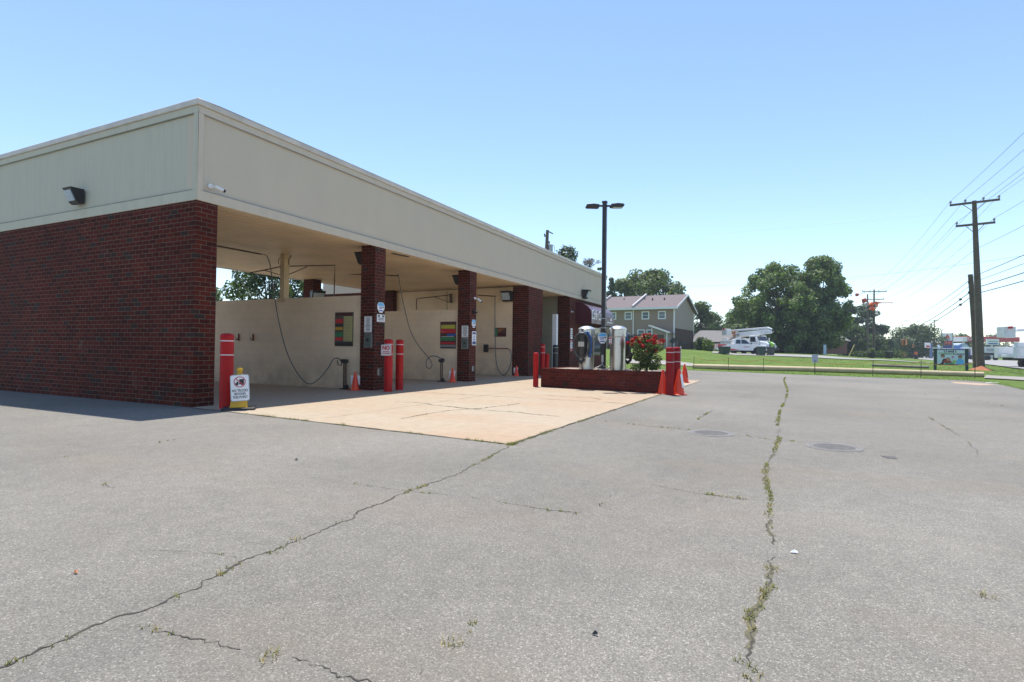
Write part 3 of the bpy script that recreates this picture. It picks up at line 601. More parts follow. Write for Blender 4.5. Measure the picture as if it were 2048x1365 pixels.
# bay 1
h1=[(533,512),(540,530),(545,565),(550,600),(560,655),(575,708),(597,750),(617,768),(636,760),(655,738),(666,720),(675,717),(682,721)]
o=Vector((-3.47,.42,3.55)); t=thing('wash_hose','grey wash hose hanging from the ceiling pipe in a deep curve in the first bay','hose',o,0,'wash hoses hanging in the bays')
MB().tube(rel([(-3.47,.42,3.55),(-3.47,4.2,3.55)],o),.022,8).build('ceiling_pipe',rust,t,True)
P=onYs(h1,4.5); MB().tube(rel(crv([(-3.47,4.2,3.55)]+P),o),.013,8).build('hose',hosem,t,True)
e=P[-1]; MB().tube(rel([e,e+Vector((.10,0,-.02))],o),[.03,.04],8).tube(rel([e+Vector((-.12,0,.0)),e+Vector((-.10,0,-.12)),e+Vector((0,0,-.13)),e+Vector((.05,0,-.03))],o),.012,6).build('spray_gun',black,t,True)
def wandstand(x,y,lb,h=.74):
    t=thing('wand_holder',lb,'wand holder',(x,y,0),0,'wand holders beside the bay walls')
    MB().tube([(-.035,0,.0),(-.035,0,h)],.018,8).tube([(.03,0,.0),(.03,0,h)],.026,8).build('tubes',galv if 0 else rust,t,True)
    MB().box(-.09,-.05,h-.07,.08,.05,h+.03).build('bracket',black,t,bevel=.01); MB().box(-.12,-.07,0,.14,.07,.03).box(.02,-.05,.03,.09,.05,.12).build('foot',black,t,bevel=.01); return t
wandstand(-.84,4.62,'black wand holder at the end of the cream wall in the first bay')
# bay 2 with loop
h2=[(797,552),(803,590),(812,630),(822,665),(838,693),(857,716),(864,729),(860,737),(853,734),(853,722),(862,713),(874,714),(883,718)]
o=onY(682,536,9.0); o=Vector((-3.9,8.6,H)); a1=onY(700,545,8.6); a2=onY(795,552,9.0)
t=thing('wash_hose','grey wash hose with a small loop hanging in the second bay','hose',o,0,'wash hoses hanging in the bays')
P=onYs(h2,9.1); MB().tube(rel(crv([a2]+P),o),.014,8).build('hose',hosem,t,True); MB().tube(rel([onY(683,548,8.9),a2],o),.02,8).tube(rel([onY(697,538,8.95),onY(725,549,8.95)],o),.022,8).build('swing_boom',rust,t,True)
q=onY(684,541,8.9); MB().tube(rel([q+Vector((0,0,.25)),q+Vector((0,0,-.05))],o),.06,8).build('swivel_bracket',rust,t)
e=P[-1]; MB().tube(rel([e,e+Vector((.10,0,-.04))],o),[.03,.04],8).build('spray_gun',black,t,True)
q=onZ(886,764); wandstand(q.x,q.y-.1,'black wand holder at the end of the cream wall in the second bay',.70)
# bay 3
h3=[(990,595),(990,650),(991,705),(994,733),(1001,747),(1009,750),(1018,738),(1023,715),(1019,700),(1010,697)]
o=Vector((-1.5,TY,3.2)); t=thing('wash_hose','grey wash hose hanging straight then looping up to a red holder in the third bay','hose',o,0,'wash hoses hanging in the bays')
MB().tube(rel(crv(onYs(h3,TY-.2)),o),.018,8).build('hose',hosem,t,True); MB().tube(rel(onYs([(955,591),(992,593)],TY-.3),o),.022,8).build('swing_boom',rust,t,True)
q=onYs([(973,697),(1016,698)],TY-.12); t=thing('pipe_rail','red pipe rail with a black box low on the wall of the third bay','rail',q[0]); MB().tube([Vector((0,0,0)),q[1]-q[0]],.02,8).build('pipe',M('red pipe paint',(.22,.03,.03),.5),t); MB().box(-.12,-.05,-.16,.05,.09,.16).build('box',black,t,bevel=.01)
# booms over partition 1 (behind post) and bay 2 rear boom
o=Vector((-3.35,4.9,3.3)); t=thing('swing_boom','pair of brown swing boom arms on the steel post above the first partition','boom',o)
y=5.3; MB().tube(rel([onY(574,533,4.95),onY(670,531,6.0),onY(669,560,6.0),onY(667,640,6.0)],o),.018,6).tube(rel([onY(574,551,4.95),onY(614,534,5.4)],o),.015,6).build('right_arm',rust,t,True)
MB().tube(rel([onY(564,533,4.85),onY(527,541,4.5),onY(500,546,4.2)],o),.018,6).tube(rel([onY(562,551,4.85),onY(529,541,4.5)],o),.013,6).build('left_arm',rust,t,True)
MB().tube(rel(crv(onYs([(583,511),(577,522),(578,530)],4.95)),o),.012,6).tube(rel(crv(onYs([(558,530),(557,520),(562,515)],4.85)),o),.010,6).build('whip_hose',black,t,True)
o=onY(900,585,TY-.1); t=thing('swing_boom','rusty swing boom bracketed to the cream wall seen over the second partition','boom',o)
MB().tube(rel(onYs([(833,620),(833,598),(840,597),(895,591)],TY-.6)+[onY(899,590,TY-.05)],o),.022,6).tube(rel([onY(868,594,TY-.4),onY(899,605,TY-.05)],o),.015,6).build('arm',rust,t,True); q=onYs([(902,588),(902,606)],TY-.06); MB().tube(rel(q,o),.06,8).build('bracket',rust,t); q=onYs([(894,583),(894,640)],TY-.3); MB().tube(rel(q,o),.012,6).build('drop_hose',rust,t)
q=onYs([(790,585),(1055,572)],TY-.05); t=thing('ceiling_conduit','thin dark pipe running along the top of the cream wall in the third bay','pipe',q[0]); MB().tube([Vector((0,0,0)),q[1]-q[0]],.015,6).build('pipe',rust,t)
# recess furniture
q=onX(1092,610,-.3); t=thing('equipment_box','black box mounted on the far side of the brick pier','box',(-.35,15.49,2.35)); MB().box(-.15,0,-.35,.15,.22,.35).build('case',black,t,bevel=.02); MB().box(-.08,.03,-.55,.05,.12,-.35).build('spout',black,t)
t=thing('guide_post','tall pale square post in the recess beyond the brick pier','post',onZ(1101,742,0)); pw=MB().box(-.17,-.15,.0,.17,.15,.0+3.0*.8).build('post',white,t,bevel=.01); MB().box(-.2,-.18,0,.2,.18,.12).build('foot_plate',galv,t)
t.location=(-.15,17.3,0); pw.scale=(.62,.62,1.12)
# ================================================================== BOLLARDS AND CONES
def bollard(h,r,mt,label,loc,group='red plastic sleeved bollards',tapes=True,dome=True,name='bollard'):
    t=thing(name,label,'bollard',loc,0,group)
    pr=[(r,0),(r,h-.07),(r*1.04,h-.065),(r*1.04,h-.055)]+([(r*1.0,h-.035),(r*.86,h-.014),(r*.5,h-.003),(0.001,h)] if dome else [(r,h),(0.001,h)])
    MB().lathe(pr,28).build('sleeve',mt,t,True)
    if tapes:
        for z in (h-.14,h-.38): MB().lathe([(r+.002,z),(r+.002,z+.017)],28).build('reflective_band',whitetape,t,True)
    return t
b1=bollard(1.29,.107,red,'tall red bollard at the near corner of the building beside the yellow cone',(.60,.20,0))
S2=bollard(1.29,.105,red,'red bollard carrying the square white NO ENGINE CLEANING sign',(.50,4.67,0))
S3=bollard(1.29,.098,red,'red bollard just right of the one with the square white sign',(.40,5.24,0))
bollard(1.315,.10,red,'tall red bollard against the third brick pier',(.28,14.87,0))
bollard(.99,.078,red,'short red bollard left of the brick planter',(2.75,8.53,0),tapes=False)
q=onZ(1094,752); bollard(.92,.085,red,'short red bollard behind the left end of the brick planter',(q.x,q.y,0),tapes=False)
bollard(1.18,.100,redd,'dark red bollard in front at the right end of the brick planter',(6.665,7.84,0))
bollard(1.19,.100,redd,'dark red bollard behind its twin at the right end of the planter',(6.755,8.24,0))
q=onZ(1126,746); bollard(1.30,.12,black,'black bollard with white bands in the shade of the recess',(q.x,q.y-1.0,0))
plate('engine_sign','white square NO ENGINE CLEANING sign on the red bollard','sign',(.52,4.555,1.015),(1,.18,0),.27,.265,signw,[(galv,[(-.125,-.1225,.125,-.1185),(-.125,.1185,.125,.1225),(-.125,-.1225,-.121,.1225),(.121,-.1225,.125,.1225)],'border')],round_=.02)
sg=[o for o in COL.objects if o.name=='engine_sign'][0]; R=Vector((1,.18,0)).normalized(); Nn=R.cross(Vector((0,0,1)))
text('NO',.125,red2,sg,Nn*.012+Vector((0,0,.052)),R,(0,0,1),.001,bold=.006); text('ENGINE',.046,red2,sg,Nn*.012+Vector((0,0,-.035)),R,(0,0,1),.001,bold=.001); text('CLEANING',.046,red2,sg,Nn*.012+Vector((0,0,-.08)),R,(0,0,1),.001,bold=.001)
def cone(h,label,loc,mt=None,rz=0,base=None,paper=None,name='traffic_cone',group='orange traffic cones'):
    mt=mt or orange; base=base or mt
    t=thing(name,label,'traffic cone',loc,rz,group); k=h/.7
    MB().box(-.19*k,-.19*k,0,.19*k,.19*k,.028*k).build('base',base,t,bevel=.012)
    MB().lathe([(.155*k,.0285*k),(.15*k,.05*k),(.035*k,h-.02),(.03*k,h),(.001,h)],24).build('cone_body',mt,t,True)
    if paper:
        a,w=paper; d=Vector((math.cos(a),math.sin(a),0)); s=Vector((-math.sin(a),math.cos(a),0)); m=MB(); lo=d*(.115*k)+Vector((0,0,.2*k)); hi=d*(.062*k)+Vector((0,0,.56*k))
        m.prism([lo-s*w,lo+s*w,hi+s*w,hi-s*w],d*.006); m.build('paper_notice',signw,t)
    return t
q=onZ(710,781); cone(.46,'small orange cone at the foot of the near brick column',(q.x,q.y,0),paper=(2.2,.11))
q=onZ(905,765); cone(.45,'small orange cone at the foot of the second brick column',(q.x,q.y,0),paper=(2.4,.10))
q=onZ(1033,753); cone(.43,'small orange cone at the foot of the third brick pier',(q.x,q.y,0),paper=(2.6,.10))
cone(.64,'orange cone with a paper notice right of the front planter bollard',(6.86,7.98,0),paper=(-.2,.07))
cone(.60,'orange cone tucked behind the left side of the front planter bollard',(6.46,8.04,0))
q=onZ(1369,766); cone(.64,'orange cone standing alone at the far corner of the concrete apron',(q.x,q.y,0),paper=(.3,.10))
# yellow no-trucks cone
yc=thing('sign_cone','yellow cone on a black base with a NO TRUCKS BEYOND THIS POINT sign','traffic cone',(.93,.20,0),.82)
MB().box(-.26,-.19,0,.26,.19,.045).build('base',rubber,yc,bevel=.015)
MB().prism([(-.135,-.13,.045),(.135,-.13,.045),(.135,.13,.045),(-.135,.13,.045)],(0,0,.01)).add([(-.13,-.12,.055),(.13,-.12,.055),(.13,.12,.055),(-.13,.12,.055),(-.055,-.035,.60),(.055,-.035,.60),(.055,.035,.60),(-.055,.035,.60)],[(0,1,5,4),(1,2,6,5),(2,3,7,6),(3,0,4,7),(4,5,6,7)]).build('cone_body',yellow,yc,bevel=.012)
MB().lathe([(.035,.58),(.035,.64),(.048,.65),(.048,.70),(.001,.705)],16).build('grip',yellow,yc,True)
sp_=Matrix.Rotation(.06,3,Vector((0,-1,0)))
def SP(x,z,d=0): 
    v=sp_@Vector((x,0,z)); return Vector((v.x+.02,-.125-d+ (z)*.10,v.z+.375))
def spoly(pl,d,th,name,mt):
    MB().prism([SP(x,z,d) for x,z in pl],Vector((0,-th,0))).build(name,mt,yc)
def rrect(w,h,r):
    o=[]
    for cx,cz,a0 in ((w/2-r,h/2-r,0),(-w/2+r,h/2-r,90),(-w/2+r,-h/2+r,180),(w/2-r,-h/2+r,270)):
        for k in range(4): a=math.radians(a0+k*30); o.append((cx+r*math.cos(a),cz+r*math.sin(a)))
    return o
spoly(rrect(.29,.44,.035),0,.006,'sign_rim',galv); spoly(rrect(.268,.418,.03),.0075,.004,'sign_face',signw)
def ring(r0,r1,cx,cz,d,name,mt,n=32):
    m=MB(); vs=[];fs=[]
    for k in range(n):
        a=2*PI*k/n
        for r in (r0,r1): vs.append(SP(cx+r*math.cos(a),cz+r*math.sin(a),d))
    for k in range(n): k2=(k+1)%n; fs.append((2*k,2*k2,2*k2+1,2*k+1))
    m.add(vs,fs).build(name,mt,yc)
m=MB()
m.prism([SP(x,z,.0125) for x,z in [(-.015,.06),(.065,.06),(.065,.145),(-.005,.145),(-.005,.09)]],(0,-.001,0)); m.prism([SP(x,z,.0125) for x,z in [(-.07,.06),(-.02,.06),(-.02,.105),(-.045,.105),(-.052,.085),(-.07,.08)]],(0,-.001,0))
for cx in (-.04,.035): m.prism([SP(cx+.018*math.cos(a*PI/6),.058+.018*math.sin(a*PI/6),.0132) for a in range(12)],(0,-.001,0))
m.build('truck_symbol',ink,yc); ring(.078,.090,0,.10,.0155,'red_ring',red2); spoly([(-.065,.155),(-.055,.165),(.065,.045),(.055,.035)],.0145,.001,'red_slash',red2)
up=(SP(0,1)-SP(0,0)).normalized(); rt=(SP(1,0)-SP(0,0)).normalized()
for s,z in (('NO TRUCKS',-.045),('BEYOND',-.10),('THIS POINT',-.155)): text(s,.058,ink,yc,SP(0,z,.0135),rt,up,.0006,bold=.001,wscale=.74)
# ================================================================== PLANTER ISLAND
PC=Vector((4.72,9.0,0)); prz=-.125
pl=thing('brick_planter','low red brick planter island with a soldier brick rim holding the vacuums','planter',PC,prz)
X0,X1,Y0,Y1,PH=-1.72,1.80,-.72,.95,.545
MB().box(X0,Y0,0,X1,Y0+.2,PH-.09).box(X0,Y1-.2,0,X1,Y1,PH-.09).box(X0,Y0+.2,0,X0+.2,Y1-.2,PH-.09).box(X1-.2,Y0+.2,0,X1,Y1-.2,PH-.09).build('wall',brickp,pl,bevel=.006)
mb=MB()
def capblocks(x0,y0,x1,y1,alongx):
    n=int((x1-x0 if alongx else y1-y0)/.082); 
    for i in range(n):
        g=.0045; dz=random.uniform(-.002,.003)
        if alongx: a=x0+(x1-x0)*i/n; mb.box(a+g,y0-.012,PH-.09,a+(x1-x0)/n-g,y1,PH+dz)
        else: a=y0+(y1-y0)*i/n; mb.box(x0,a+g,PH-.09,x1,a+(y1-y0)/n-g,PH+dz)
capblocks(X0-.012,Y0,X1+.012,Y0+.2,True); capblocks(X0-.012,Y1-.2,X1+.012,Y1,True); capblocks(X0-.012,Y0+.2,X0+.2,Y1-.2,False); capblocks(X1-.2,Y0+.2,X1+.012,Y1-.2,False)
mb.build('brick_cap',brickp,pl); MB().box(X0+.01,Y0+.008,PH-.088,X1-.01,Y1-.012,PH-.012).build('mortar_bed',M('cap mortar',(.16,.09,.06),.9,0,.3,10),pl)
MB().box(X0+.2,Y0+.2,.3,X1-.2,Y1-.2,PH-.008).build('soil',M('planter concrete',(.30,.25,.2),.95,0,.35,8,.5,30),pl)
Rp=Matrix.Rotation(prz,3,'Z')
def pp(x,y,z=PH): return PC+Rp@Vector((x,y,z))
# vacuum island machines
def vacuum(loc,label,rz=0,hose=True,mat=None,sc=1,plainpanel=False):
    t=thing('vacuum_cleaner',label,'vacuum',loc,rz,'coin vacuum machines on the brick planter'); t.scale=(1.03,1.03,1.12)
    r=.205; m=mat or steel
    MB().lathe([(r*.96,0),(r*.96,.03),(r,.032),(r,.80),(r*1.10,.815),(r*1.10,.98),(r*1.12,.985),(r*1.12,1.0)],36).build('drum',m,t,True)
    MB().lathe([(r*1.14,1.0),(r*1.14,1.012),(r*.9,1.045),(r*.5,1.075),(.001,1.085)],36).build('dome_lid',steel if mat else M('bright lid',(.75,.73,.70),.3,.9,.05),t,True)
    MB().box(-.012,-r-.004,.05,.012,-r+.01,.78).build('seam',steel,t)
    if hose:
        MB().box(-.17,-r-.05,.68,.12,-r-.005,.93).build('blue_panel',M('blue panel',(.03,.12,.33),.4),t,bevel=.01); MB().box(-.14,-r-.058,.83,-.05,-r-.051,.91).box(-.02,-r-.058,.83,.06,-r-.051,.91).build('panel_print',lblue,t)
        MB().lathe([(.001,0)]+[(.13,0),(.145,.03),(.145,.52),(.12,.55),(.001,.555)],24,(-.06,-r-.14,.33)).build('hose_tub',M('black drum plastic',(.03,.03,.028),.45),t,True)
        MB().box(-.14,-r-.292,.56,.02,-r-.28,.68).build('tub_label',signw and M('aged label',(.45,.43,.38),.6),t)
        P=[]
        for k in range(0,75):
            a=2*PI*k/24; rr=.0; P.append((-.06+.215*math.cos(a)+.01*math.sin(k*.7),-r-.22-.035*math.sin(a*.33)-.0012*k,.60+.30*math.sin(a)+.012*math.cos(k*.5)))
        MB().tube(P,.021,8).build('vacuum_hose',M('ribbed hose',(.055,.054,.055),.5),t,True)
        MB().tube([(-.22,-r-.2,.42),(-.15,-r-.24,.24),(-.06,-r-.26,.17),(.03,-r-.24,.26)],[.03,.04,.05,.03],10).build('nozzle',rubber,t,True)
        MB().tube([(.06,-r-.12,.92),(.15,-r-.08,.80),(.16,-r-.06,.5),(.13,-r-.07,.30)],.035,10).build('blue_sleeve',M('blue sleeve',(.015,.09,.30),.45),t,True)
        MB().box(.13,-r+.02,.70,.19,-r+.07,.80).box(.12,-r+.04,.38,.18,-r+.08,.45).build('bracket',galv,t)
    return t
v1=onZ(1177,738,PH); v2=onZ(1236,739,PH)
va=vacuum(pp(-.50,-.28),'stainless vacuum with a coiled black hose and blue panel on the left of the planter',.15)
vb=vacuum(pp(.41,-.22),'plain backed stainless vacuum with a small red and white sticker right of the lamp post',PI*.93,True)
b=[];bars(b,-.05,.05,-.02,.03,3,rn,.5)
plate('sticker','small white and red warning sticker on the right stainless vacuum','sticker',pp(.29,-.44,PH+.80)+Vector((0,0,0)),(math.cos(prz-.32),math.sin(prz-.32),0),.10,.19,signw,[(red2,[(-.042,.045,.042,.085),(-.045,-.09,.045,-.07)],'red_print'),(ink,[(-.01,-.02,.02,.01)],'symbol'),(grey,[(-.035,-.055,.035,-.045)],'print')])
vc=vacuum(pp(.13,.52),'black vacuum with a pale dome half hidden behind the lamp post',1.2,False,mat=M('black enamel',(.02,.02,.025),.35))
# lamp post
LP=pp(-.09,-.05,0); 
lp=thing('lamp_post','dark bronze parking lot lamp post with two flat heads rising from the planter','street lamp',(LP.x,LP.y,0))
LH=5.24
MB().box(-.055,-.055,PH-.02,.055,.055,LH).build('pole',bronze,lp,bevel=.008); MB().box(-.065,-.065,LH,.065,.065,LH+.05).build('pole_cap',bronze,lp)
MB().box(-.13,-.13,PH-.01,.13,.13,PH+.02).build('base_plate',galv,lp,bevel=.004)
for s in (-1,1):
    dv=RH*s; 
    a=MB(); a.tube([dv*.05+Vector((0,0,LH-.08)),dv*.17+Vector((0,0,LH-.08))],.03,8)
    hx=MB(); W_=FH*.13
    pts=[(.15,.05,-.03),(.17,.05,.03),(.33,.045,.05),(.50,.02,.035),(.53,0,-.01),(.50,0,-.045),(.18,0,-.05)]
    hx.prism([dv*x*1.02-W_+Vector((0,0,LH-.08+z+(.012*s))) for x,_,z in [(p[0],0,p[2]) for p in pts]],W_*2)
    h_=hx.build('lamp_head',bronze,lp,bevel=.008); a.build('arm',bronze,lp,True)
    MB().prism([dv*.22-W_*.75+Vector((0,0,LH-.135)),dv*.49-W_*.75+Vector((0,0,LH-.13)),dv*.49+W_*.75+Vector((0,0,LH-.13)),dv*.22+W_*.75+Vector((0,0,LH-.135))],(0,0,.004)).build('led_panel',lens,lp)
for z in (1.96,1.70): MB().box(-.10,-.075,z,.10,-.056,z+.02).box(-.075,-.056,z,-.056,.07,z+.02).build('bracket_strap',galv,lp)
MB().box(-.03,-.075,.75,.03,-.056,.95).build('hand_hole_cover',galv,lp)
cv=Vector((0,0,0)); MB().tube(crv([(0,-.08,.75),(-.03,-.1,.66),(-.22,-.16,.56)]),.012,6).tube(crv([(0,-.08,.75),(.04,-.1,.64),(.2,-.12,.62),(.32,-.14,.60)]),.012,6).build('cable_loop',galv,lp,True)
so_=shield('blue and white octagonal security sign strapped to the lamp post',(LP.x-.0,LP.y-.085,1.42),(math.cos(YAW),math.sin(YAW),0),.26,.30)
# rose bush
def leafcloud(name,mat,parent,blobs,n,size,seed,flat=.5,loc=None,shell=.55):
    rr=random.Random(seed); tot=sum(b[3]*b[3] if len(b)<5 else b[3]*b[4] for b in blobs); vs=[];fs=[]
    for b in blobs:
        cx,cy,cz,rad=b[:4]; rz=b[4] if len(b)>4 else rad*.85; k=int(n*(rad*rz if len(b)>4 else rad*rad)/tot)
        for _ in range(k):
            d=Vector((rr.gauss(0,1),rr.gauss(0,1),rr.gauss(0,1))).normalized(); q=shell+(1-shell)*rr.random()**.6; q*=1+.18*noise.noise(d*2.2+Vector((cx,cy,cz))*.7)*2
            p=Vector((cx+d.x*rad*q,cy+d.y*rad*q,cz+d.z*rz*q))
            nn=(d*flat+Vector((rr.gauss(0,1),rr.gauss(0,1),rr.gauss(0,1)+.4))*.6).normalized(); t1=nn.orthogonal().normalized(); t1=Matrix.Rotation(rr.uniform(0,6.28),3,nn)@t1; t2=nn.cross(t1); s=size*rr.uniform(.6,1.35)
            o=len(vs); vs+=[p-t1*s*.5,p+t2*s*.42,p+t1*s*.6,p-t2*s*.42]; fs.append((o,o+1,o+2,o+3))
    mb=MB(); mb.v=vs; mb.f=fs; return mb.build(name,mat,parent,loc=loc)
rb=pp(1.24,-.28); rs=thing('rose_bush','rose bush with masses of red blooms at the right end of the planter','rose bush',rb)
bl=[]; r5=random.Random(21)
for _ in range(34):
    a=r5.uniform(0,6.28); rr=r5.uniform(0,.44); z=r5.uniform(.14,.84); bl.append((rr*math.cos(a),rr*math.sin(a)*.8,z-.35*rr+.05,r5.uniform(.08,.17)))
leafcloud('foliage',leafR,rs,bl,5200,.05,4,shell=.3)
mb=MB()
for k in range(16):
    a=r5.uniform(0,6.28); mb.tube(crv([(r5.gauss(0,.03),r5.gauss(0,.03),0),(.10*math.cos(a),.1*math.sin(a),.3),(.3*math.cos(a),.28*math.sin(a),.65)],4),.007,5)
mb.build('stems',M('green stems',(.07,.09,.04),.7),rs,True)
fl=[];fp=[]
for _ in range(90):
    a=r5.uniform(0,6.28); rr=r5.uniform(.05,.47)**.9; z=.92-.75*rr*rr+r5.gauss(0,.04) if r5.random()<.85 else r5.uniform(.4,.7)
    (fl if r5.random()<.85 else fp).append((rr*math.cos(a),rr*.8*math.sin(a),z,r5.uniform(.03,.055)))
leafcloud('blooms',petal,rs,fl,5000,.036,8,shell=.2); leafcloud('faded_blooms',petalp,rs,fp,300,.03,9,shell=.2)
# ================================================================== VERGE: log pole, stakes, rope, notice
def groundpts(pts,dz): return [gnd(px,D,dz) for px,D in pts]
LG=[onZ(1388,738,-.02+.0)]
lgp=[gnd(1386,34.5),gnd(1500,32.2),gnd(1620,30),gnd(1750,28.4),gnd(1870,27.3),gnd(1968,26.6)]
a,b=lgp[0],lgp[-1]; 
t=thing('utility_pole_log','long pale new utility pole lying on the grass verge','pole',(a.x,a.y,0))
za=a.z+.10; zb=b.z+.10
MB().tube([Vector((0,0,za)),(b-a)*.5+Vector((0,0,(za+zb)/2+.02-(b.z-a.z)*.5)),Vector((b.x-a.x,b.y-a.y,zb))],[.16,.145,.12],16).build('log',polenew,t,True)
lgp=[gnd(1745,37),gnd(1858,34.5)]; a,b=lgp; t=thing('grey_log','short weathered grey pole lying in the grass left of the painted sign','pole',(a.x,a.y,0))
MB().tube([Vector((0,0,a.z+.07)),Vector((b.x-a.x,b.y-a.y,b.z+.07))],.085,12).build('log',M('weathered grey wood',(.22,.2,.17),.9,0,.25,5),t,True)
stk=[(1388,33.5),(1457,31.8),(1527,30.3),(1746,27.0),(1842,26.2),(1950,25.2)]; tops=[]
names=['leftmost thin black stake by the end of the pale log','second thin black stake from the left on the verge','black stake in front of the log left of the paper notice','black stake on the verge right of the paper notice','black stake left of the painted sign','black stake on the verge in front of the tall utility pole']
for (px,D),nm in zip(stk,names):
    p=gnd(px,D,-.03); t=thing('fence_stake',nm,'stake',p,0,'thin black stakes carrying the rope'); MB().tube([(0,0,0),(.01,0,.80)],.014,6).build('stake',black,t,True); tops.append(p+Vector((.01,0,.74)))
p=gnd(1630,28.4,-.03); t=thing('notice_stake','white paper notice on a black stake on the verge','notice',p); MB().tube([(0,0,0),(0,0,.72)],.02,6).build('stake',black,t,True)
MB().prism([RH*-.155+Vector((0,0,.60)),RH*.155+Vector((0,0,.60)),RH*.155+Vector((0,0,1.0)),RH*-.155+Vector((0,0,1.0))],FH*-.008).build('paper',M('lilac paper',(.55,.55,.72),.5),t)
m=MB(); o_=FH*-.012
for i in range(8): zz=.65+i*.043; m.prism([RH*-.13+o_+Vector((0,0,zz)),RH*.13+o_+Vector((0,0,zz)),RH*.13+o_+Vector((0,0,zz+.012)),RH*-.13+o_+Vector((0,0,zz+.012))],FH*-.001)
m.build('print',grey,t)
tops.insert(3,p+Vector((0,0,.66)))
ropem=M('faded orange rope',(.42,.19,.06),.8); rp=[]
for a,b in zip(tops,tops[1:]):
    for k in range(8):
        s=k/8; q=a.lerp(b,s); q.z-=.16*4*s*(1-s); rp.append(q)
rp.append(tops[-1]); o=tops[0]; t=thing('rope','faded orange rope sagging between the black stakes','rope',o); MB().tube([q-o for q in rp],.011,5).build('strand',ropem,t,True)
q=onZ(1410,771); t=None
# ================================================================== UTILITY POLES AND WIRES
def upole(base,h,label,arms=((.12,3.0),(1.5,2.4)),r=.19,lean=(0,0),armdir=None,name='utility_pole',group='wooden utility poles'):
    t=thing(name,label,'utility pole',base,0,group); armdir=(armdir or Vector((.835,-.551,0)))
    top=Vector((lean[0],lean[1],h)); MB().tube([Vector((0,0,-.3)),top*.5,top],[r,r*.78,r*.52],14).build('pole',polew,t,True)
    ins=[]
    for k,(dz,wd) in enumerate(arms):
        c=top*(1-dz/h); d=armdir*wd/2; n=armdir.cross(Vector((0,0,1)))*.06
        m=MB(); m.prism([c-d+n-Vector((0,0,.06)),c+d+n-Vector((0,0,.06)),c+d+n+Vector((0,0,.06)),c-d+n+Vector((0,0,.06))],n*1.6); m.build('crossarm',rust if 0 else polew,t)
        MB().tube([c-d*.5+n,c-Vector((0,0,.55))+n*.5],.018,6).tube([c+d*.5+n,c-Vector((0,0,.55))+n*.5],.018,6).build('brace',polew,t)
        for s in ((-.96,-.36,.36,.96) if k==0 else (-.94,.94)):
            q=c+d*s+n*1.5; MB().lathe([(.03,.06),(.03,.12),(.065,.13),(.065,.17),(.04,.18),(.06,.20),(.06,.24),(.02,.27)],10,q).build('insulator',M_ins,t,True); ins.append(q+Vector((0,0,.26)))
    return t,[Vector(base)+q for q in ins]
M_ins=M('grey porcelain',(.30,.31,.34),.3)
ad=(RH*.93+FH*.36).normalized()
B1=gnd(1962,33.5,-.03); AD1=(at(1998,404,32.3)-at(1900,413,33.7)); AD1.z=0; AD1.normalize()
P1,I1=upole(B1,10.25,'tall wooden utility pole with two crossarms rising from orange clay beside the painted sign',r=.215,lean=(-.35,-.10),armdir=AD1,arms=((.12,2.35),(1.45,1.85)))
B2=gnd(1748,90,-.03); P2,I2=upole(B2,11.1,'distant utility pole with orange line covers and two crossarms',armdir=(RH*.985-FH*.17).normalized(),arms=((.35,3.6),(1.6,2.8)),r=.2)
B3=Vector((B1.x*2-B2.x,B1.y*2-B2.y,0)); P3=dup(P1,loc=B3,label='wooden utility pole behind the viewer carrying the same wires'); I3=[q-Vector(B1)+B3+Vector((0,0,1.2)) for q in I1]
bpy.context.view_layer.update()
P3.scale=(1,1,1.115); I3=[Vector((q.x,q.y,(q.z-1.2)*1.115)) for q in I3]
# short pole in front
Bs=gnd(1953,34.3,-.03); Ps=thing('cut_pole','short dark utility pole cut off beside the tall one','utility pole',Bs,0); MB().tube([(0,0,-.3),(-.55*0+ -.12,0,2.9),(-.3,0,5.9)],[.17,.15,.13],12).build('pole',polew,Ps,True)
MB().box(-.40,-.1,5.35,-.28,.1,5.5).box(-.40,-.1,4.7,-.28,.1,4.85).build('cable_clamp',black,Ps)
t=thing('clay_mound','mound of orange clay round the foot of the tall utility pole','mound',gnd(1962,33.2,-.06)); mb=MB(); n=28
vs=[];fs=[]
for i in range(8):
    rr=.72*i/7
    for k in range(n):
        a=2*PI*k/n; p=Vector((rr*math.cos(a),rr*math.sin(a),0)); vs.append((p.x,p.y,.30*max(0,1-(i/7))**1.1+.06*noise.noise(p*3)*(1-i/7)))
for i in range(7):
    for k in range(n): k2=(k+1)%n; fs.append((i*n+k,i*n+k2,(i+1)*n+k2,(i+1)*n+k))
mb.add(vs,fs).build('soil',dirt,t,True)
wirem=M('dark wire',(.05,.05,.055),.5,.3); thick=M('black cable',(.02,.02,.022),.6)
def wire(a,b,sag,r,label,group,mt=None,bulges=()):
    a=Vector(a);b=Vector(b); pts=[]
    for k in range(25):
        s=k/24; q=a.lerp(b,s); q.z-=sag*4*s*(1-s); pts.append(q-a)
    t=thing('power_line' if r<.02 else 'telephone_cable',label,'wire',a,0,group); MB().tube(pts,r,5).build('wire',mt or wirem,t,True)
    for s in bulges:
        q=a.lerp(b,s); q.z-=sag*4*s*(1-s); MB().tube([q-a-(b-a).normalized()*.22,q-a,q-a+(b-a).normalized()*.22],[.05,.09,.05],8).build('splice_box',black,t,True)
    return t
nm=['outer left','inner left','inner right','outer right','lower left','lower right']
for i in range(6):
    wire(I1[i],I2[i],1.0,.008,f'thin wire from the {nm[i]} insulator of the tall pole to the distant pole','power lines strung between the roadside poles')
    wire(I1[i],I3[i],1.0,.008,f'thin wire from the {nm[i]} insulator of the tall pole off to the upper right','power lines strung between the roadside poles')
tc=Vector(B1)+Vector((-.3,-.1,0)); far=Vector(B2); near=B3+Vector((-.2,0,0))
